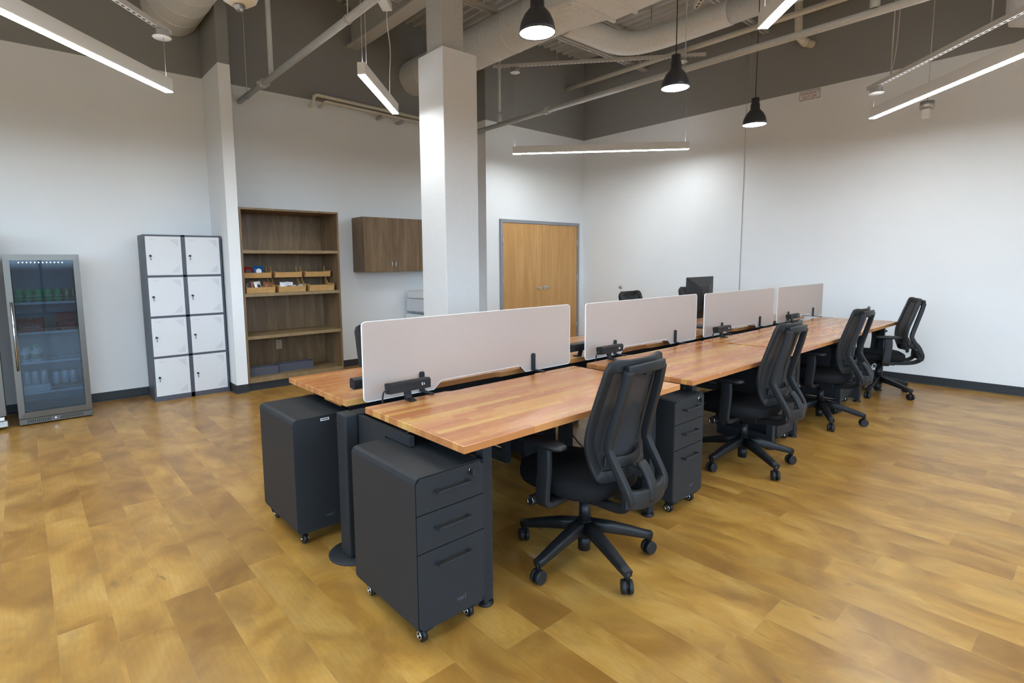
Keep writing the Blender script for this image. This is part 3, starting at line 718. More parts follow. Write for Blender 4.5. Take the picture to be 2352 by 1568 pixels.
# file pedestals
def make_ped(first, loc, rz, label, near=False):
    if first: return dup(first, loc, rz, label)
    t = thing('file_pedestal', label, 'file cabinet', loc, rz, 'slim file pedestals on casters')
    w_, dp, z0, z1, r = .327, .481, .072, .668, .022
    ring = lambda i, rr: [(rr+i if False else x, z) for x, z in [(rr, z0+i), (w_-rr, z0+i), (w_-i, z0+rr), (w_-i, z1-rr), (w_-rr*1., z1-i), (rr, z1-i), (i, z1-rr), (i, z0+rr)]]
    def octo(i, c): return [(i+c, z0+i), (w_-i-c, z0+i), (w_-i-c*.3, z0+i+c*.3), (w_-i, z0+i+c), (w_-i, z1-i-c), (w_-i-c*.3, z1-i-c*.3), (w_-i-c, z1-i), (i+c, z1-i), (i+c*.3, z1-i-c*.3), (i, z1-i-c), (i, z0+i+c), (i+c*.3, z0+i+c*.3)]
    o1, o2 = octo(0, r), octo(.0035, r*.85); n = len(o1)
    vs = [(x, 0, z) for x, z in o1]+[(x, dp, z) for x, z in o1]+[(x, 0, z) for x, z in o2]+[(x, .012, z) for x, z in o2]
    fs = [(k, (k+1) % n, n+(k+1) % n, n+k) for k in range(n)]+[tuple(range(n, 2*n))]+[(k, (k+1) % n, 2*n+(k+1) % n, 2*n+k) for k in range(n)]
    fb = [(2*n+k, 2*n+(k+1) % n, 3*n+(k+1) % n, 3*n+k) for k in range(n)]+[tuple(range(3*n, 4*n))]
    bb = B().raw(vs, fs); bb.f += fb; bb.mi += [1]*len(fb); bb.sm += [False]*len(fb)
    obj('cabinet_body', bb, ['gunmetal', 'rubber'], t)  # recess behind the drawers coloured black for shade in the gaps
    g = .0055; zs = [z0+g, .378, .525, z1-g]
    for k in range(3):
        a, c = zs[k]+(.002 if k else 0), zs[k+1]-(.002 if k < 2 else 0); rc = .017
        poly = []
        poly += [(g+rc, a), (w_-g-rc, a), (w_-g, a+rc)] if k == 0 else [(g, a), (w_-g, a)]
        poly += [(w_-g, c-rc), (w_-g-rc, c), (g+rc, c), (g, c-rc)] if k == 2 else [(w_-g, c), (g, c)]
        if k == 0: poly += [(g, a+rc)]
        dr_ = obj('drawer', B().prism(poly, -.002, .010, axis=1), 'gunmetal', t)
        hz = [.322, .463, .603][k]
        h = B().box(.085, .242, -.034, -.026, hz-.005, hz+.005, .0015, 1).box(.085, .095, -.028, -.002, hz-.005, hz+.005).box(.232, .242, -.028, -.002, hz-.005, hz+.005)
        obj('handle', h, 'gunmetal', dr_)
        if k == 0: text('logo', 'vari', .03, 'slate', dr_, (.205, -.0024, .135), (PI/2, 0, 0), label='raised dark vari lettering')
    lk = obj('lock', B().cyl((.255, -.010, .640), (.255, -.002, .640), .009, n=20), 'chrome', t)
    obj('key', B().box(.248, .262, -.032, -.012, .622, .648, .003, 1).tube([(.268+.013*math.cos(a), -.027, .612+.013*math.sin(a)) for a in [k*PI/8 for k in range(16)]], .0009, n=5, closed=True), 'rubber', lk)
    obj('cable_hole', B().cyl((.158, dp, .598), (.158, dp+.0008, .598), .018, n=24), 'rubber', t)
    obj('back_sticker', B().box(.135, .182, dp, dp+.0008, .640, .654), 'white', t)
    obj('sticker_print', B().box(.140, .177, dp+.0009, dp+.0014, .645, .6495), 'foil_dk', t)
    text('logo', 'vari', .03, 'slate', t, (.150, dp+.0006, .135), (PI/2, 0, PI), label='raised dark vari lettering')
    for sx in (.05, w_-.05):
        for sy in (.045, dp-.05):
            cst = obj('caster', B().box(sx-.02, sx+.02, sy-.02, sy+.02, .066, .072).prism([(sy-.014, .066), (sy+.02, .066), (sy+.016, .03), (sy-.006, .022)], sx-.014, sx-.010, axis=0).prism([(sy-.014, .066), (sy+.02, .066), (sy+.016, .03), (sy-.006, .022)], sx+.010, sx+.014, axis=0).cyl((sx-.009, sy+.004, .026), (sx+.009, sy+.004, .026), .026, n=22), 'black', t)
            obj('wheel_ring', B().lathe([(.011, -.0155), (.017, -.0155), (.017, -.0135), (.011, -.0135), (.011, -.0155)], 20, (sx, sy+.004, .026), axis=0).cyl((sx-.018, sy+.004, .026), (sx+.018, sy+.004, .026), .003, n=8), 'chrome', cst)
            if sy < .2: obj('brake_tab', B().obox((sx+.017, sy-.018, .050), (.009, 0, 0), (0, .018, -.014), (0, .003, .003), .002), 'frameblk', cst)
    return t
pd = make_ped(None, (1.014, 1.580, 0), 0, 'charcoal three drawer pedestal nearest the camera, under the front desk corner')
make_ped(pd, (2.690, 1.540, 0), 0, 'charcoal three drawer pedestal between the nearest and second chairs')
make_ped(pd, (4.335, 1.625, 0), 0, 'charcoal three drawer pedestal behind the second chair')
make_ped(pd, (6.01, 1.68, 0), 0, 'charcoal pedestal between the third and fourth chairs, mostly hidden')
make_ped(pd, (.968+.327, 2.598+.481, 0), PI, 'charcoal pedestal at the near left end, its back with cable hole facing the viewer')
make_ped(pd, (2.62+.327, 2.64+.481, 0), PI, 'charcoal pedestal of the left row seen in shadow under the nearest desk')

# ================================================================ CHAIRS
def make_chair():
    t = thing('office_chair', '', 'chair', group='black mesh office chairs')
    # five star base
    hub = B().cyl((0, 0, .115), (0, 0, .195), .045, .034, n=24).cyl((0, 0, .045), (0, 0, .12), .030, n=20)
    obj('hub', hub, 'black', t)
    for k in range(5):
        a = 2*PI*k/5; c, s_ = math.cos(a), math.sin(a)
        pts = [(.03, .165), (.12, .150), (.22, .125), (.30, .102), (.338, .094)]
        b = B().sweep([(r*c, r*s_, z) for r, z in pts], rsec(.028, .026, .45), side=(-s_, c, 0), scales=[(1.15, 1.05), (1., 1.0), (.88, .85), (.76, .72), (.70, .66)])
        b.cyl((.327*c, .327*s_, .062), (.327*c, .327*s_, .105), .013, n=12)
        leg = obj('base_arm', b, 'black', t)
        # twin wheel caster, trailing a little
        tt = a+1.1+k*.9; ct, st = math.cos(tt), math.sin(tt); cx, cy = .327*c-.014*st*0, .327*s_
        w1 = B()
        for sg in (-1, 1):
            p = Vector((cx+sg*ct*.007, cy+sg*st*.007, .033)); q = Vector((cx+sg*ct*.024, cy+sg*st*.024, .033))
            w1.cyl(p, q, .033, .030, n=22)
        w1.cyl((cx-ct*.008, cy-st*.008, .034), (cx+ct*.008, cy+st*.008, .034), .020, n=14).box(cx-.010, cx+.010, cy-.010, cy+.010, .040, .066, .004)
        obj('caster', w1, 'frameblk', leg)
    obj('gas_lift', B().cyl((0, 0, .19), (0, 0, .29), .026, n=20).cyl((0, 0, .28), (0, 0, .36), .015, n=16), 'black', t)
    m = B().box(-.09, .09, -.13, .14, .325, .372, .012).box(-.235, .235, -.035, .045, .352, .370, .004)
    obj('tilt_mechanism', m, 'black', t)
    obj('tension_knob', B().cyl((-.20, .09, .345), (-.285, .09, .345), .024, n=20).cyl((-.12, .09, .345), (-.2, .09, .345), .010, n=10), 'black', t)
    obj('knob_ring', B().lathe([(.016, -.2865), (.020, -.2865), (.020, -.2845), (.016, -.2845), (.016, -.2865)], 20, (0, .09, .345), axis=0), 'chrome', t)
    # seat
    n, mm = 28, 7; vs = []
    lay = [(.80, .380), (.96, .388), (1.0, .408), (1.0, .430), (.975, .448), (.90, .459), (.55, .457)]
    for sc, z in lay:
        for k in range(n):
            a = 2*PI*k/n; ca, sa = math.cos(a), math.sin(a)
            ex = .5 if True else 1
            x = .243*math.copysign(abs(ca)**.62, ca); y = .245*math.copysign(abs(sa)**.62, sa)
            if y > 0: x *= 1-.10*(y/.245)**2
            dz = .006*max(0, y/.245)**2 if z > .44 else -.020*max(0, y/.245)**3 if z < .40 else -.008*max(0, y/.245)**3
            if y > 0: y *= 1.12
            vs.append((x*sc, y*sc+.035, z+dz))
    b = B().raw(vs, [(j*n+k, j*n+(k+1) % n, (j+1)*n+(k+1) % n, (j+1)*n+k) for j in range(len(lay)-1) for k in range(n)]+[tuple(range(n))[::-1], tuple(range((len(lay)-1)*n, len(lay)*n))], 0, True)
    obj('seat', b, 'fabric', t)
    # front back-frame carrying the mesh
    def bk(z):   # profile depth of the mesh panel at height z
        P_ = [(.47, -.205), (.52, -.185), (.60, -.165), (.70, -.172), (.85, -.215), (1.0, -.262)]
        for (za, ya), (zb, yb) in zip(P_[:-1], P_[1:]):
            if z <= zb: f = (z-za)/(zb-za); f = f*f*(3-2*f)*.3+f*.7; return ya+(yb-ya)*f
        return P_[-1][1]
    def wd(z):
        P_ = [(.47, .150), (.50, .168), (.56, .188), (.66, .218), (.80, .218), (1.0, .200)]
        for (za, ya), (zb, yb) in zip(P_[:-1], P_[1:]):
            if z <= zb: return ya+(yb-ya)*(z-za)/(zb-za)
        return P_[-1][1]
    def pt(z, u, dy=0): return Vector((wd(z)*u, bk(z)-.045*(1-u*u)*(1 if z > .5 else .6)+dy, z))
    loop = [pt(.505, u) for u in (-.88, -.45, 0, .45, .88)]+[pt(z, .93) for z in (.53, .58, .66, .74, .84, .93)]+[pt(1.0, u) for u in (.90, .5, 0, -.5, -.90)]+[pt(z, -.93) for z in (.93, .84, .74, .66, .58, .53)]
    fr = B().sweep(smoothp(loop, 3, True), rsec(.010, .027, .5), side=(0, 1, 0), closed=True)
    obj('back_frame', fr, 'frameblk', t)
    zs = [.515+.48*k/16 for k in range(17)]; us = [-.93+1.86*k/12 for k in range(13)]
    vs = [pt(z, u, .004) for z in zs for u in us]; nu = len(us)
    obj('mesh_back', B().raw(vs, [(j*nu+k, j*nu+k+1, (j+1)*nu+k+1, (j+1)*nu+k) for j in range(16) for k in range(nu-1)], 0, True), 'mesh', t)
    # outer yoke: two rails and a top bar
    tz = .985
    railL = [(-.128, -.318, tz), (-.132, -.300, .90), (-.140, -.262, .76), (-.146, -.236, .655), (-.146, -.246, .61), (-.144, -.300, .52), (-.140, -.330, .46), (-.125, -.325, .41), (-.10, -.27, .37), (-.075, -.16, .352), (-.06, -.06, .352)]
    for sg in (-1, 1):
        p = [(x*(-sg), y, z) for x, y, z in railL]
        sc = [(1, 1)]*4+[(1, 1.)]*2+[(1.1, 1.1)]+[(1.3, 1.2)]*2+[(1.2, 1.1)]*2
        P_ = smoothp(p, 4); S_ = [(1+.3*min(1, max(0, i/len(P_)*2-1)), 1) for i in range(len(P_))]
        obj('yoke_rail', B().sweep(P_, rsec(.016, .018, .35), side=(1, 0, 0), scales=S_), 'frameblk', t)
    obj('yoke_top_bar', B().sweep(smoothp([(-.140, -.316, tz), (-.07, -.332, tz+.004), (0, -.336, tz+.006), (.07, -.332, tz+.004), (.140, -.316, tz)], 4), rsec(.012, .021, .5), side=(0, 1, 0)), 'frameblk', t)
    obj('yoke_bottom', B().sweep(smoothp([(-.150, -.318, .44), (-.08, -.345, .43), (0, -.352, .428), (.08, -.345, .43), (.150, -.318, .44)], 4), rsec(.016, .040, .5), side=(0, 1, 0)), 'frameblk', t)
    obj('back_link', B().box(-.022, .022, -.335, -.290, .955, .985, .006), 'frameblk', t)
    b = B().sweep(smoothp([(0, -.362, .41), (0, -.358, .47), (0, -.330, .53), (0, -.300, .565)], 4), rsec(.028, .012, .7), side=(1, 0, 0)).box(-.02, .02, -.32, -.19, .50, .535, .006)
    obj('lumbar_lever', b, 'frameblk', t)
    obj('lumbar_pad', B().sweep(smoothp([(-.135, -.205, .575), (-.07, -.238, .565), (0, -.248, .56), (.07, -.238, .565), (.135, -.205, .575)], 4), rsec(.006, .024, .6), side=(0, 1, 0)), 'frameblk', t)
    # arms
    for sg in (-1, 1):
        b = B().sweep(smoothp([(sg*.16, .0, .361), (sg*.27, .0, .360), (sg*.298, .0, .374), (sg*.304, -.002, .41), (sg*.304, -.012, .52), (sg*.303, -.012, .60), (sg*.300, -.005, .636)], 4), rsec(.034, .015, .5), side=(0, 1, 0), scales=None)
        a_ = obj('armrest', b, 'frameblk', t)
        pad = B(); n = 20; lay = [(.82, .632), (1, .638), (1, .650), (.9, .658), (.5, .659)]
        vs = []
        for sc, z in lay:
            for k in range(n):
                an = 2*PI*k/n; ca, sa = math.cos(an), math.sin(an)
                vs.append((sg*.298+.044*sc*math.copysign(abs(ca)**.6, ca), .0+.118*sc*math.copysign(abs(sa)**.6, sa), z))
        pad.raw(vs, [(j*n+k, j*n+(k+1) % n, (j+1)*n+(k+1) % n, (j+1)*n+k) for j in range(4) for k in range(n)]+[tuple(range(n))[::-1], tuple(range(4*n, 5*n))], 0, True)
        obj('arm_pad', pad, 'black', a_)
    return t
ch = make_chair(); chs = {c.name.split('.')[0]: c for c in ch.children}
def put_chair(x, y, rz, base, label, first=False, lift=0):
    r = ch if first else dup(ch, (x, y, 0), rz, label)
    r.location = (x, y, 0); r.rotation_euler = (0, 0, rz); r['label'] = label
    for c in r.children:
        if c.name.split('.')[0] in ('base_arm', 'hub'):
            c.rotation_euler = (0, 0, base-rz)
        elif lift and c.name.split('.')[0] != 'gas_lift': c.location.z = lift
    return r
R = math.radians
put_chair(1.995, 1.600, R(1.5), R(-107), 'black mesh office chair nearest the camera, its back to the viewer', True)
put_chair(3.825, 1.655, R(0), R(-119), 'black mesh office chair second in the right hand row')
put_chair(5.36, 1.66, R(0), R(-147), 'black mesh office chair third in the right hand row')
put_chair(6.92, 1.61, R(24), R(-108), 'black mesh office chair farthest away, turned sideways near the right wall')
put_chair(2.05, 3.32, R(184), R(20), 'black office chair behind the nearest partition, only its back edge showing', lift=-.035)
put_chair(3.42, 3.22, R(180), R(50), 'black office chair in the back row in front of the double door, almost hidden', lift=-.03)
put_chair(5.24, 3.30, R(183), R(10), 'black office chair whose top shows above the second partition', lift=.08)
put_chair(6.58, 3.35, R(175), R(40), 'black office chair showing behind the left edge of the monitor', lift=.08)
# monitor on the left row
t = thing('computer_monitor', 'black computer monitor seen from behind, standing on a left row desk', 'monitor', (5.33, 2.80, T0), R(184), )
obj('screen_panel', B().box(-.305, .305, -.012, .006, .085, .515, .004, 1), 'black', t)
b = B(); o_, i_ = [(-.30, .09), (.30, .09), (.30, .51), (-.30, .51)], [(-.11, .19), (.11, .19), (.11, .42), (-.11, .42)]
b.raw([(x, .006, z) for x, z in o_]+[(x, .045, z) for x, z in i_], [(k, (k+1) % 4, 4+(k+1) % 4, 4+k) for k in range(4)]+[(4, 5, 6, 7)])
obj('back_shell', b, 'frameblk', t)
obj('back_plate', B().box(-.075, .075, .045, .050, .25, .40, .003, 1), 'black', t)
obj('stand', B().box(-.03, .03, .05, .065, .0, .33, .004).box(-.13, .13, -.09, .12, 0, .012, .004), 'black', t)
t = thing('cable_bundle', 'loose black cables on the desk beside the monitor foot', 'cable', (4.60, 2.62, T0))
b = B()
for k in range(5):
    b.tube(smoothp([(random.uniform(-.10, .10), random.uniform(-.08, .1), .006+.008*k+.0) for _ in range(5)], 6), .005, n=6)
obj('cords', b, 'rubber', t)
tag(obj('floor_cable', B().tube(smoothp([(2.95, 2.75, .55), (3.0, 2.6, .25), (3.1, 2.4, .03), (3.4, 2.2, .008), (3.75, 2.2, .008), (4.0, 2.3, .03)], 8), .005, n=8), 'rubber'), 'black cable sagging to the floor under the second desk', 'cable')

# ================================================================ LOCKERS
t = thing('metal_locker', 'dark grey locker with eight white doors against the back wall', 'locker', (1.0, 6.595, 0))
b = B().box(0, .752, .02, .335, 0, 1.776)
xs = [(.017, .349), (.390, .733)]; zs = [(.052, .461), (.485, .893), (.917, 1.326), (1.349, 1.757)]
b.box(0, .015, 0, .02, 0, 1.776).box(.737, .752, 0, .02, 0, 1.776).box(.351, .388, 0, .02, 0, 1.776).box(0.015, .737, 0, .02, 1.759, 1.776).box(0.015, .737, 0, .02, 0, .050)
for za, zb in zip([z[1] for z in zs[:-1]], [z[0] for z in zs[1:]]): b.box(.015, .737, .0, .02, za+.002, zb-.002)
obj('locker_body', b, 'slate', t)
for xa, xb in xs:
    for za, zb in zs:
        h = B().box(xa, xb, -.003, .016, za, zb, .0015, 1)
        for up in (0, 1):
            for i in range(8):
                for j in range(8-i):
                    hx = xb-.032-j*.0098; hz = (zb-.032-i*.0098) if up else (za+.032+i*.0098)
                    h.box(hx-.0022, hx+.0022, -.0036, -.003, hz-.0022, hz+.0022, mi=1)
        h.box(xa+.04, xa+.095, -.0036, -.003, zb-.036, zb-.034, mi=1)
        d_ = obj('door', h, ['locker_w', 'greyframe'], t)
        zc = (za+zb)/2
        obj('lock', B().cyl((xa+.038, -.02, zc-.0), (xa+.038, -.003, zc-.0), .011, n=16), 'rubber', d_)
        obj('key', B().box(xa+.036, xa+.041, -.024, -.018, zc-.045, zc-.018), 'rubber', d_)

# ================================================================ FRIDGE
FX0, FX1, FYf = -.109, .437, 6.396
t = thing('beverage_cooler', 'stainless glass door drinks cooler beside the lockers', 'fridge', (FX0, FYf, 0))
W_ = FX1-FX0
b = B().box(0, .02, .045, .60, .02, 1.562).box(W_-.02, W_, .045, .60, .02, 1.562).box(.02, W_-.02, .045, .60, 1.53, 1.562).box(.02, W_-.02, .045, .60, .02, .10).box(.02, W_-.02, .58, .60, .1, 1.53)
obj('cabinet_body', b, 'steel', t)
b = B().box(.02, .03, .06, .58, .1, 1.53).box(W_-.03, W_-.02, .06, .58, .1, 1.53).box(.03, W_-.03, .56, .58, .1, 1.53).box(.03, W_-.03, .06, .58, 1.5, 1.53).box(.03, W_-.03, .06, .58, .1, .115)
for z in (.30, .9, 1.35):
    for x in (.10, .12, .40, .42): b.box(x, x+.008, .557, .561, z, z+.07)
obj('liner', b, 'interior', t)
b = B()   # mitred door frame with a sloping bevel toward the glass
zo0, zo1 = .068, 1.562; xi0, xi1, zi0, zi1 = .046, W_-.047, .124, 1.510
O = [(0, zo0), (W_, zo0), (W_, zo1), (0, zo1)]; I = [(xi0, zi0), (xi1, zi0), (xi1, zi1), (xi0, zi1)]
vs = [(x, .002, z) for x, z in O]+[(x, .0, z) for x, z in I]+[(x, .018, z) for x, z in I]+[(x, .042, z) for x, z in O]+[(x, .042, z) for x, z in I]
fs = []
for k in range(4):
    j = (k+1) % 4; fs += [(k, j, 4+j, 4+k), (4+k, 4+j, 8+j, 8+k), (k, 12+k, 12+j, j), (12+k, 16+k, 16+j, 12+j), (8+k, 8+j, 16+j, 16+k)]
dframe = obj('door', B().raw(vs, fs), 'steel', t)
obj('door_glass', B().box(xi0, xi1, .020, .026, zi0, zi1), 'glass', dframe)
obj('door_handle', B().cyl((.030, -.040, .52), (.030, -.040, 1.14), .0085, n=14).cyl((.030, -.04, .56), (.030, .002, .56), .006, n=10).cyl((.030, -.04, 1.10), (.030, .002, 1.10), .006, n=10), 'chrome', dframe)
obj('gasket', B().box(xi0, xi0+.008, .028, .040, zi0, zi1).box(xi1-.008, xi1, .028, .040, zi0, zi1).box(xi0+.008, xi1-.008, .028, .040, zi1-.008, zi1).box(xi0+.008, xi1-.008, .028, .040, zi0, zi0+.008), 'rubber', dframe)
k_ = obj('kick_grille', B().box(0, W_, .004, .045, .012, .064, .002, 1), 'steel', t)
b = B()
for k in range(13): b.box(.058+k*.0135, .0645+k*.0135, .0030, .0045, .022, .056)
for k in range(13): b.box(.300+k*.0135, .3065+k*.0135, .0030, .0045, .022, .056)
obj('vent_slots', b, 'rubber', k_)
obj('grille_lock', B().cyl((.263, .0, .04), (.263, .004, .04), .008, n=16), 'chrome', k_)
obj('feet', B().box(.02, .06, .06, .1, 0, .02).box(W_-.06, W_-.02, .06, .1, 0, .02).box(.02, .06, .5, .55, 0, .02).box(W_-.06, W_-.02, .5, .55, 0, .02), 'rubber', t)
b = B()
for k in range(12): b.box(.105+k*.0285, .111+k*.0285, .062, .068, 1.487, 1.492)
obj('led_strip', b, 'led', t)
SH = [1.118, .842, .568, .283]
for z in SH:
    s_ = obj('wire_shelf', B().box(.035, W_-.035, .075, .085, z-.012, z+.008), 'shelfw', t)
    g = B()
    for k in range(28): xx = .04+k*(W_-.08)/27; g.cyl((xx, .08, z), (xx, .555, z), .0022, n=5)
    g.cyl((.035, .3, z-.003), (W_-.035, .3, z-.003), .003, n=6).cyl((.035, .5, z-.003), (W_-.035, .5, z-.003), .003, n=6)
    obj('wires', g, 'shelfw', s_)
    obj('front_rail', B().tube([(.038, .072, z), (.038, .072, z+.035), (W_-.038, .072, z+.035), (W_-.038, .072, z)], .0025, n=6).cyl((.155, .072, z), (.155, .072, z+.035), .0025, n=6).cyl((.38, .072, z), (.38, .072, z+.035), .0025, n=6), 'shelfw', s_)
b = B()
for z in [.2+.09*k for k in range(14)]:
    b.box(.03, .036, .09, .10, z, z+.012).box(W_-.036, W_-.03, .09, .10, z, z+.012)
obj('shelf_pegs', b, 'shelfw', t)
def can(x, y, z, mat, label, group, txt=None, h=.122, r=.031, first=None):
    if first: return dup(first, (x, y, z), random.uniform(-.35, .35), label, group)
    c = thing('drink_can', label, 'can', (x, y, z), 0, group)
    obj('can_body', B().lathe([(0, 0), (r*.8, 0), (r, .008), (r, h-.014), (r*.82, h-.002), (r*.80, h)], 22), mat, c)
    obj('can_lid', B().lathe([(r*.80, h), (r*.76, h), (r*.74, h-.004), (0, h-.004)], 22), 'galv', c)
    if txt: text('lettering', txt, .026, 'whitep', c, (0, -r-.0012, h*.52), (PI/2, 0, 0), shear=.3, label='white slanted lettering')
    return c
zt = SH[0]+.003; g0 = None
ORD = ['leftmost', 'second from left', 'middle', 'second from right', 'rightmost']
OR3 = ['left', 'middle', 'right']
for k in range(5):
    c = can(FX0+.085+k*.071, FYf+.118, zt, 'green', ORD[k]+' of the five green soda cans in the front row of the cooler', 'green soda cans', 'Sprite', first=g0); g0 = g0 or c
for k in range(5): can(FX0+.090+k*.071, FYf+.190, zt, 'green', 'green soda can behind the front row of green cans, '+ORD[k]+' one', 'green soda cans second row', first=g0)
g1 = None
for k, (x, y) in enumerate([(.436, .118), (.49, .16), (.43, .19), (.48, .235)]):
    c = can(FX0+x, FYf+y, zt, 'gold', ['pale green can beside the rightmost green can, in front', 'pale green can touching the right wall of the cooler', 'pale green can behind the front pale one on the top cooler shelf', 'rearmost pale green can on the top cooler shelf'][k], 'pale cans on top cooler shelf', first=g1); g1 = g1 or c
def carton(x, z, w_, h, mat, label, txt=None, dp=.13):
    c = thing('drink_carton', label, 'carton', (FX0+x, FYf+.10, z))
    obj('carton_box', B().box(0, w_, 0, dp, 0, h, .003, 1), mat, c)
    if txt: text('lettering', txt, .038, 'white', c, (w_/2, -.001, h*.5), (PI/2, 0, 0), shear=.2, label='white script lettering', sx=.95)
    return c
zr = SH[1]+.003
carton(.045, zr, .195, .105, 'redcan', 'red soda carton with white script at the left of the second cooler shelf', 'Coca-Cola')
r0 = None
for k in range(3):
    c = can(FX0+.09+k*.066, FYf+.27, zr, 'redcan', OR3[k]+' one of three red soda cans standing behind the red carton', 'red soda cans', first=r0); r0 = r0 or c
c = carton(.34, zr, .145, .075, 'redcan', 'open red carton at the right of the second cooler shelf', dp=.14)
obj('carton_flap', B().box(0, .145, .135, .14, .075, .17), 'redcan', c)
def bottle(x, y, z, label, group, first=None):
    if first: return dup(first, (x, y, z), .3, label, group)
    c = thing('drink_bottle', label, 'bottle', (x, y, z), 0, group)
    obj('bottle_body', B().lathe([(0, 0), (.033, 0), (.036, .01), (.036, .085), (.030, .105), (.016, .122), (.015, .135)], 22), 'white', c)
    obj('bottle_cap', B().lathe([(.017, .133), (.017, .150), (0, .150)], 18), 'green', c)
    obj('bottle_label', B().lathe([(.0365, .025), (.0365, .075)], 22), 'gold', c)
    return c
zb = SH[2]+.003; b0 = bottle(FX0+.085, FYf+.12, zb, 'small white juice bottle in front on the third cooler shelf, left one', 'white juice bottles')
bottle(FX0+.165, FYf+.12, zb, 'small white juice bottle in front on the third cooler shelf, right one', 'white juice bottles', b0)
bottle(FX0+.10, FYf+.21, zb, 'small white juice bottle in the back row, left one', 'white juice bottles behind', b0)
bottle(FX0+.18, FYf+.21, zb, 'small white juice bottle in the back row, right one', 'white juice bottles behind', b0)
zf = SH[3]+.003
carton(.045, zf, .205, .07, 'white', 'white tray of cans on the lowest cooler shelf'); carton(.27, zf, .18, .05, 'kraft', 'brown card tray of cans on the lowest cooler shelf')
w0 = None
for kk, (xx, lb) in enumerate(((.082, 'white'), (.300, 'brown'))):
    for k in range(3):
        c = can(FX0+xx+k*.064, FYf+.145, zf+(.005 if kk == 0 else .003)+.066-.018*kk, 'foil_wh', OR3[k]+' pale seltzer can standing in the %s tray of the cooler' % lb, 'pale cans in the %s tray' % lb, first=w0); w0 = w0 or c
t = thing('refrigerator', 'tall stainless refrigerator cut off by the left edge of the photo', 'fridge', (-1.10, 6.34, 0))
obj('cabinet_body', B().box(0, .895, .06, .66, .05, 1.78, .004, 1), 'steel', t)
obj('door', B().box(.0, .915, .0, .055, .13, 1.76, .006, 2), 'steel', t)
obj('kick_plate', B().box(.0, .915, .01, .06, .03, .085, .004, 1), 'galv', t)
obj('bottom_hinge', B().box(.83, .90, -.01, .05, .09, .125, .006), 'chrome', t)
obj('feet', B().box(.05, .10, .05, .1, 0, .05).box(.8, .85, .05, .1, 0, .05).box(.05, .10, .55, .6, 0, .05).box(.8, .85, .55, .6, 0, .05), 'rubber', t)

# ================================================================ BOOKSHELF
sx0, sx1, sd = 1.900, 3.080, .50
t = thing('open_shelf_unit', 'tall brown wood shelf unit with snack bins beside the pilaster', 'shelf unit', (sx0, YB+.004, 0))
W_ = sx1-sx0; H = 2.089; k = .022
obj('side_panel', B().box(0, k, 0, sd, .095, H), 'walnut', t); obj('side_panel', B().box(W_-k, W_, 0, sd, .095, H), 'walnut', t)
obj('top_panel', B().box(k, W_-k, 0, sd, H-k, H), 'walnut', t)
obj('back_panel', B().box(k, W_-k, sd-.012, sd, .151, H-k), 'walnut', t)
for z in (1.615, 1.124, .634): obj('shelf', B().box(k, W_-k, .0, sd-.012, z-.036, z).raw([], []), 'shelfedge', t)
obj('bottom_panel', B().box(k, W_-k, 0, sd-.012, .095, .151), 'shelfedge', t)
obj('plinth', B().box(0, W_, .03, sd, 0, .095), 'base', t)
o = thing('wall_outlet', 'beige wall outlet set in the back of the lowest shelf bay', 'outlet', (sx0+.54, YB+.004+sd-.013, .445))
obj('cover_plate', B().box(-.037, .037, -.006, 0, -.058, .058, .002, 1), 'beige', o)
b = B()
for z in (-.024, .024):
    for x in (-.008, .006): b.box(x, x+.003, -.0068, -.006, z, z+.010)
    b.cyl((0, -.0068, z-.010), (0, -.006, z-.010), .003, n=8)
obj('sockets', b, 'foil_dk', o)
# bamboo bins
def make_bin(x, label, first=None):
    loc = (x, YB+.06, 1.125)
    if first: return dup(first, loc, 0, label)
    t = thing('snack_rack', label, 'snack rack', loc, 0, 'two tier bamboo snack racks')
    w_ = .325; th = .008
    for sx in (0, w_-th):
        b = B().prism([(0, 0), (.27, 0), (.30, .30), (.285, .30), (.235, .10), (.05, .05), (.0, .085)], sx, sx+th, axis=0)
        b = B()
        b.prism([(.0, .0), (.23, .0), (.285, .30), (.262, .30), (.225, .16), (.16, .09), (-.01, .085)], sx, sx+th, axis=0)
        b.prism([(.10, .17), (.29, .17), (.30, .245), (.08, .245)], sx, sx+th, axis=0)
        obj('side_panel', b, 'bamboo', t)
    for y0, y1, z0, h_ in ((.0, .22, .0, .066), (.10, .285, .172, .060)):
        obj('bin_front', B().obox(((w_)/2, y0-.006, z0+h_/2), (w_/2, 0, 0), (0, .004, 0), (0, -.006, h_/2)), 'bamboo', t)
        obj('bin_floor', B().box(th, w_-th, y0, y1, z0, z0+.006), 'bamboo', t)
        obj('bin_back', B().box(th, w_-th, y1-.006, y1, z0, z0+h_), 'bamboo', t)
    return t
sb = make_bin(1.950, 'bamboo two tier rack at the left end of the shelf, full of snacks')
make_bin(2.320, 'bamboo two tier rack in the middle, white packets in its lower bin', sb)
make_bin(2.690, 'empty bamboo two tier rack at the right end of the shelf', sb)
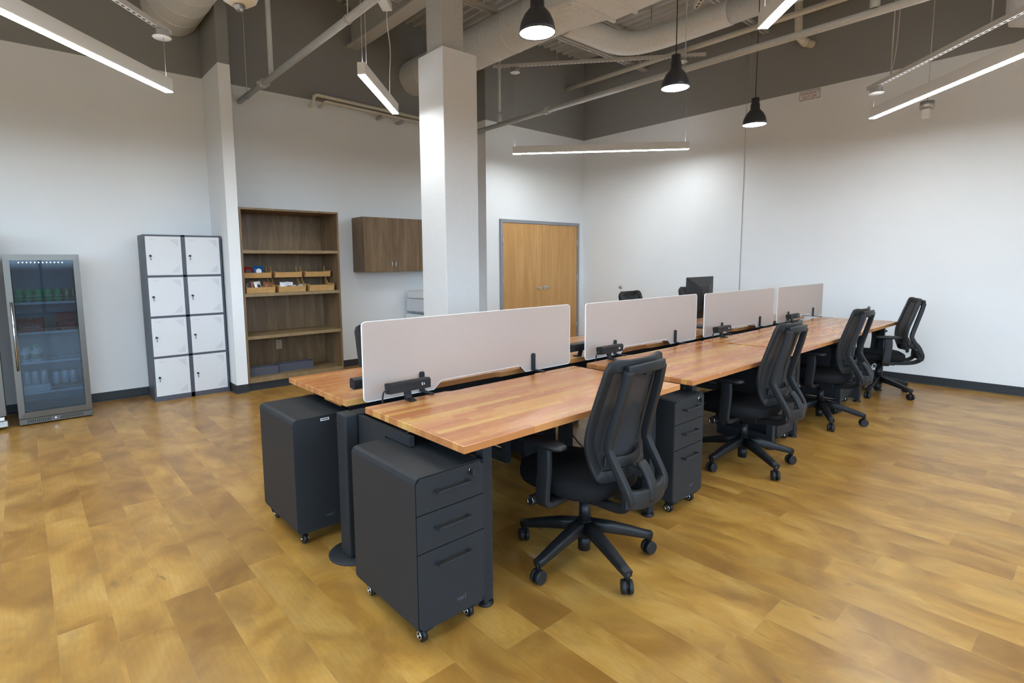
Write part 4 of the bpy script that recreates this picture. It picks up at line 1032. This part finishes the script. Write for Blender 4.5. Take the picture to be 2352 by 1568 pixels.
def bag(loc, w_, h, mat, label, group, rot, mat2=None, nm='snack_bag', cat='snack bag'):
    t = thing(nm, label, cat, loc, 0, group); t.rotation_euler = rot
    nx, nz = 8, 8; vs = []
    for sgn in (1, -1):
        for j in range(nz+1):
            for i in range(nx+1):
                u, v = i/nx, j/nz
                th = .5*w_*.38*(math.sin(PI*u)**.6)*(math.sin(PI*v)**.6) if 0 < u < 1 and 0 < v < 1 else 0
                vs.append(((u-.5)*w_*(1-.06*math.sin(PI*v)), sgn*th+random.uniform(-.0015, .0015), v*h))
    m = (nx+1)*(nz+1); fs = []
    for s_ in (0, 1):
        for j in range(nz):
            for i in range(nx):
                a = s_*m+j*(nx+1)+i; fs.append((a, a+1, a+nx+2, a+nx+1))
    obj('pouch', B().raw(vs, fs, 0, True), mat, t)
    if mat2: obj('printed_panel', B().lathe([(0, -.0), (w_*.26, 0)], 14, (0, -w_*.205, h*.5), axis=1), mat2, t)
    return t
Y0 = YB+.06
bag((2.035, Y0+.19, 1.304), .11, .125, 'redcan', 'red snack bag in the upper bin of the left rack', None or 'x', (R(-12), R(6), 0), 'foil_dk')
bag((2.165, Y0+.19, 1.304), .12, .135, 'blue', 'blue snack bag in the upper bin of the left rack', 'x', (R(-10), R(-4), 0), 'foil_wh')
for o_ in [o for o in COL.objects if o.get('group') == 'x']: del o_['group']
random.seed(3)
cnt = {}
for k, (dx, m1, m2) in enumerate([(0.03, 'foil_dk', None), (.055, 'foil_br', None), (.085, 'foil_wh', None), (.15, 'foil_wh', 'foil_dk'), (.215, 'foil_br', None), (.245, 'foil_dk', None), (.275, 'foil_br', None)]):
    cnt[m1] = cnt.get(m1, -1)+1
    bag((1.97+dx, Y0+.05+.02*(k % 3), 1.140), .085, .125, m1, [['left', 'right'][cnt[m1] % 2]+' dark foil packet leaning in the lower bin of the left rack', ORD[cnt[m1]*2 % 5]+' brown foil packet leaning in the lower bin of the left rack', 'small white foil packet leaning in the lower bin of the left rack'][['foil_dk', 'foil_br', 'foil_wh'].index(m1)] if not m2 else 'white packet with a dark swirl in the lower bin of the left rack', 'foil packets in the left rack' if not m2 else 'x', (R(-14-3*k), R(random.uniform(-16, 16)), R(random.uniform(-20, 20))), m2, 'snack_packet', 'snack packet')
for o_ in [o for o in COL.objects if o.get('group') == 'x']: del o_['group']
for k, dx in enumerate([0.05, .10, .14]):
    bag((2.35+dx, Y0+.06+.02*k, 1.140), .08, .105, 'foil_wh', OR3[k]+' one of three white packets standing in the middle rack', 'white packets standing in the middle rack', (R(-18), R(random.uniform(-14, 14)), R(random.uniform(-12, 12))), None, 'snack_packet', 'snack packet')
for k in range(6):
    bag((2.50+.022*k, Y0+.05, 1.172+.003*k), .07, .085, ['foil_wh', 'foil_br', 'foil_wh'][k % 3], ['white packet lying flat in the middle rack, ', 'brown packet lying flat in the middle rack, '][k % 3 == 1]+['leftmost', 'second from left', 'third from left', 'third from right', 'second from right', 'rightmost'][k]+' of six', 'packets lying in the middle rack', (R(-78), R(random.uniform(-20, 20)), R(random.uniform(-50, 50))), None, 'snack_packet', 'snack packet')
# slate trays
def tray(x0, x1, y0, label, h=.095):
    t = thing('storage_tray', label, 'tray', (x0, y0, .152), 0, 'slate grey trays')
    w_ = x1-x0; dp = .13
    obj('tray_body', B().box(0, w_, 0, .005, 0, h).box(0, w_, dp-.005, dp, 0, h).box(0, .005, .005, dp-.005, 0, h).box(w_-.005, w_, .005, dp-.005, 0, h).box(.005, w_-.005, .005, dp-.005, 0, .005), 'slate', t)
tray(1.935, 2.29, YB+.12, 'slate grey open tray at the left of the lowest shelf')
tray(2.31, 2.745, YB+.16, 'longer slate grey open tray to the right on the lowest shelf')
# wall cabinets
def wall_cab(x0, x1, label, half=None):
    t = thing('wall_cabinet', label, 'cabinet', (x0, 6.707, 1.340), 0, 'brown wood wall cabinets')
    w_ = x1-x0
    obj('cabinet_body', B().box(0, w_, .022, YA-6.707-.001, 0, .748), 'walnut', t)
    for k in (0, 1):
        a, c = (.002, w_/2-.0015) if k == 0 else (w_/2+.0015, w_-.002)
        d_ = obj('door', B().box(a, c, .0, .020, .002, .746), 'walnut', t)
        hx = c-.028 if k == 0 else a+.028
        obj('handle', B().tube(smoothp([(hx, 0, .055), (hx, -.024, .06), (hx, -.028, .10), (hx, -.024, .14), (hx, 0, .145)], 4), .0045, n=10), 'chrome', d_)
wall_cab(3.598, 4.502, 'brown wood wall cabinet hanging between the shelf unit and the column')
wall_cab(4.505, 5.40, 'brown wood wall cabinet mostly hidden behind the column')
# copier
t = thing('office_copier', 'white office copier mostly hidden behind the column', 'copier', (4.42, 6.45, 0))
obj('copier_body', B().box(0, .60, 0, .55, .03, .70, .012), 'whitep', t)
for k in range(3): obj('paper_drawer', B().box(.02, .58, -.012, .0, .08+k*.19, .255+k*.19, .004, 1), 'locker_w', t)
obj('scanner_unit', B().box(0, .60, .0, .52, .74, .93, .012).box(.15, .60, .20, .52, .70, .74), 'locker_w', t)
obj('document_feeder', B().box(.0, .55, .06, .50, .935, 1.05, .02), 'whitep', t)
obj('control_panel', B().box(.1, .45, -.07, .0, .86, .90, .008), 'slate', t)
obj('output_slots', B().box(-.001, .40, -.002, .02, .70, .735), 'foil_dk', t)
obj('feet', B().box(.03, .08, .03, .08, 0, .03).box(.52, .57, .03, .08, 0, .03).box(.03, .08, .45, .5, 0, .03).box(.52, .57, .45, .5, 0, .03), 'rubber', t)
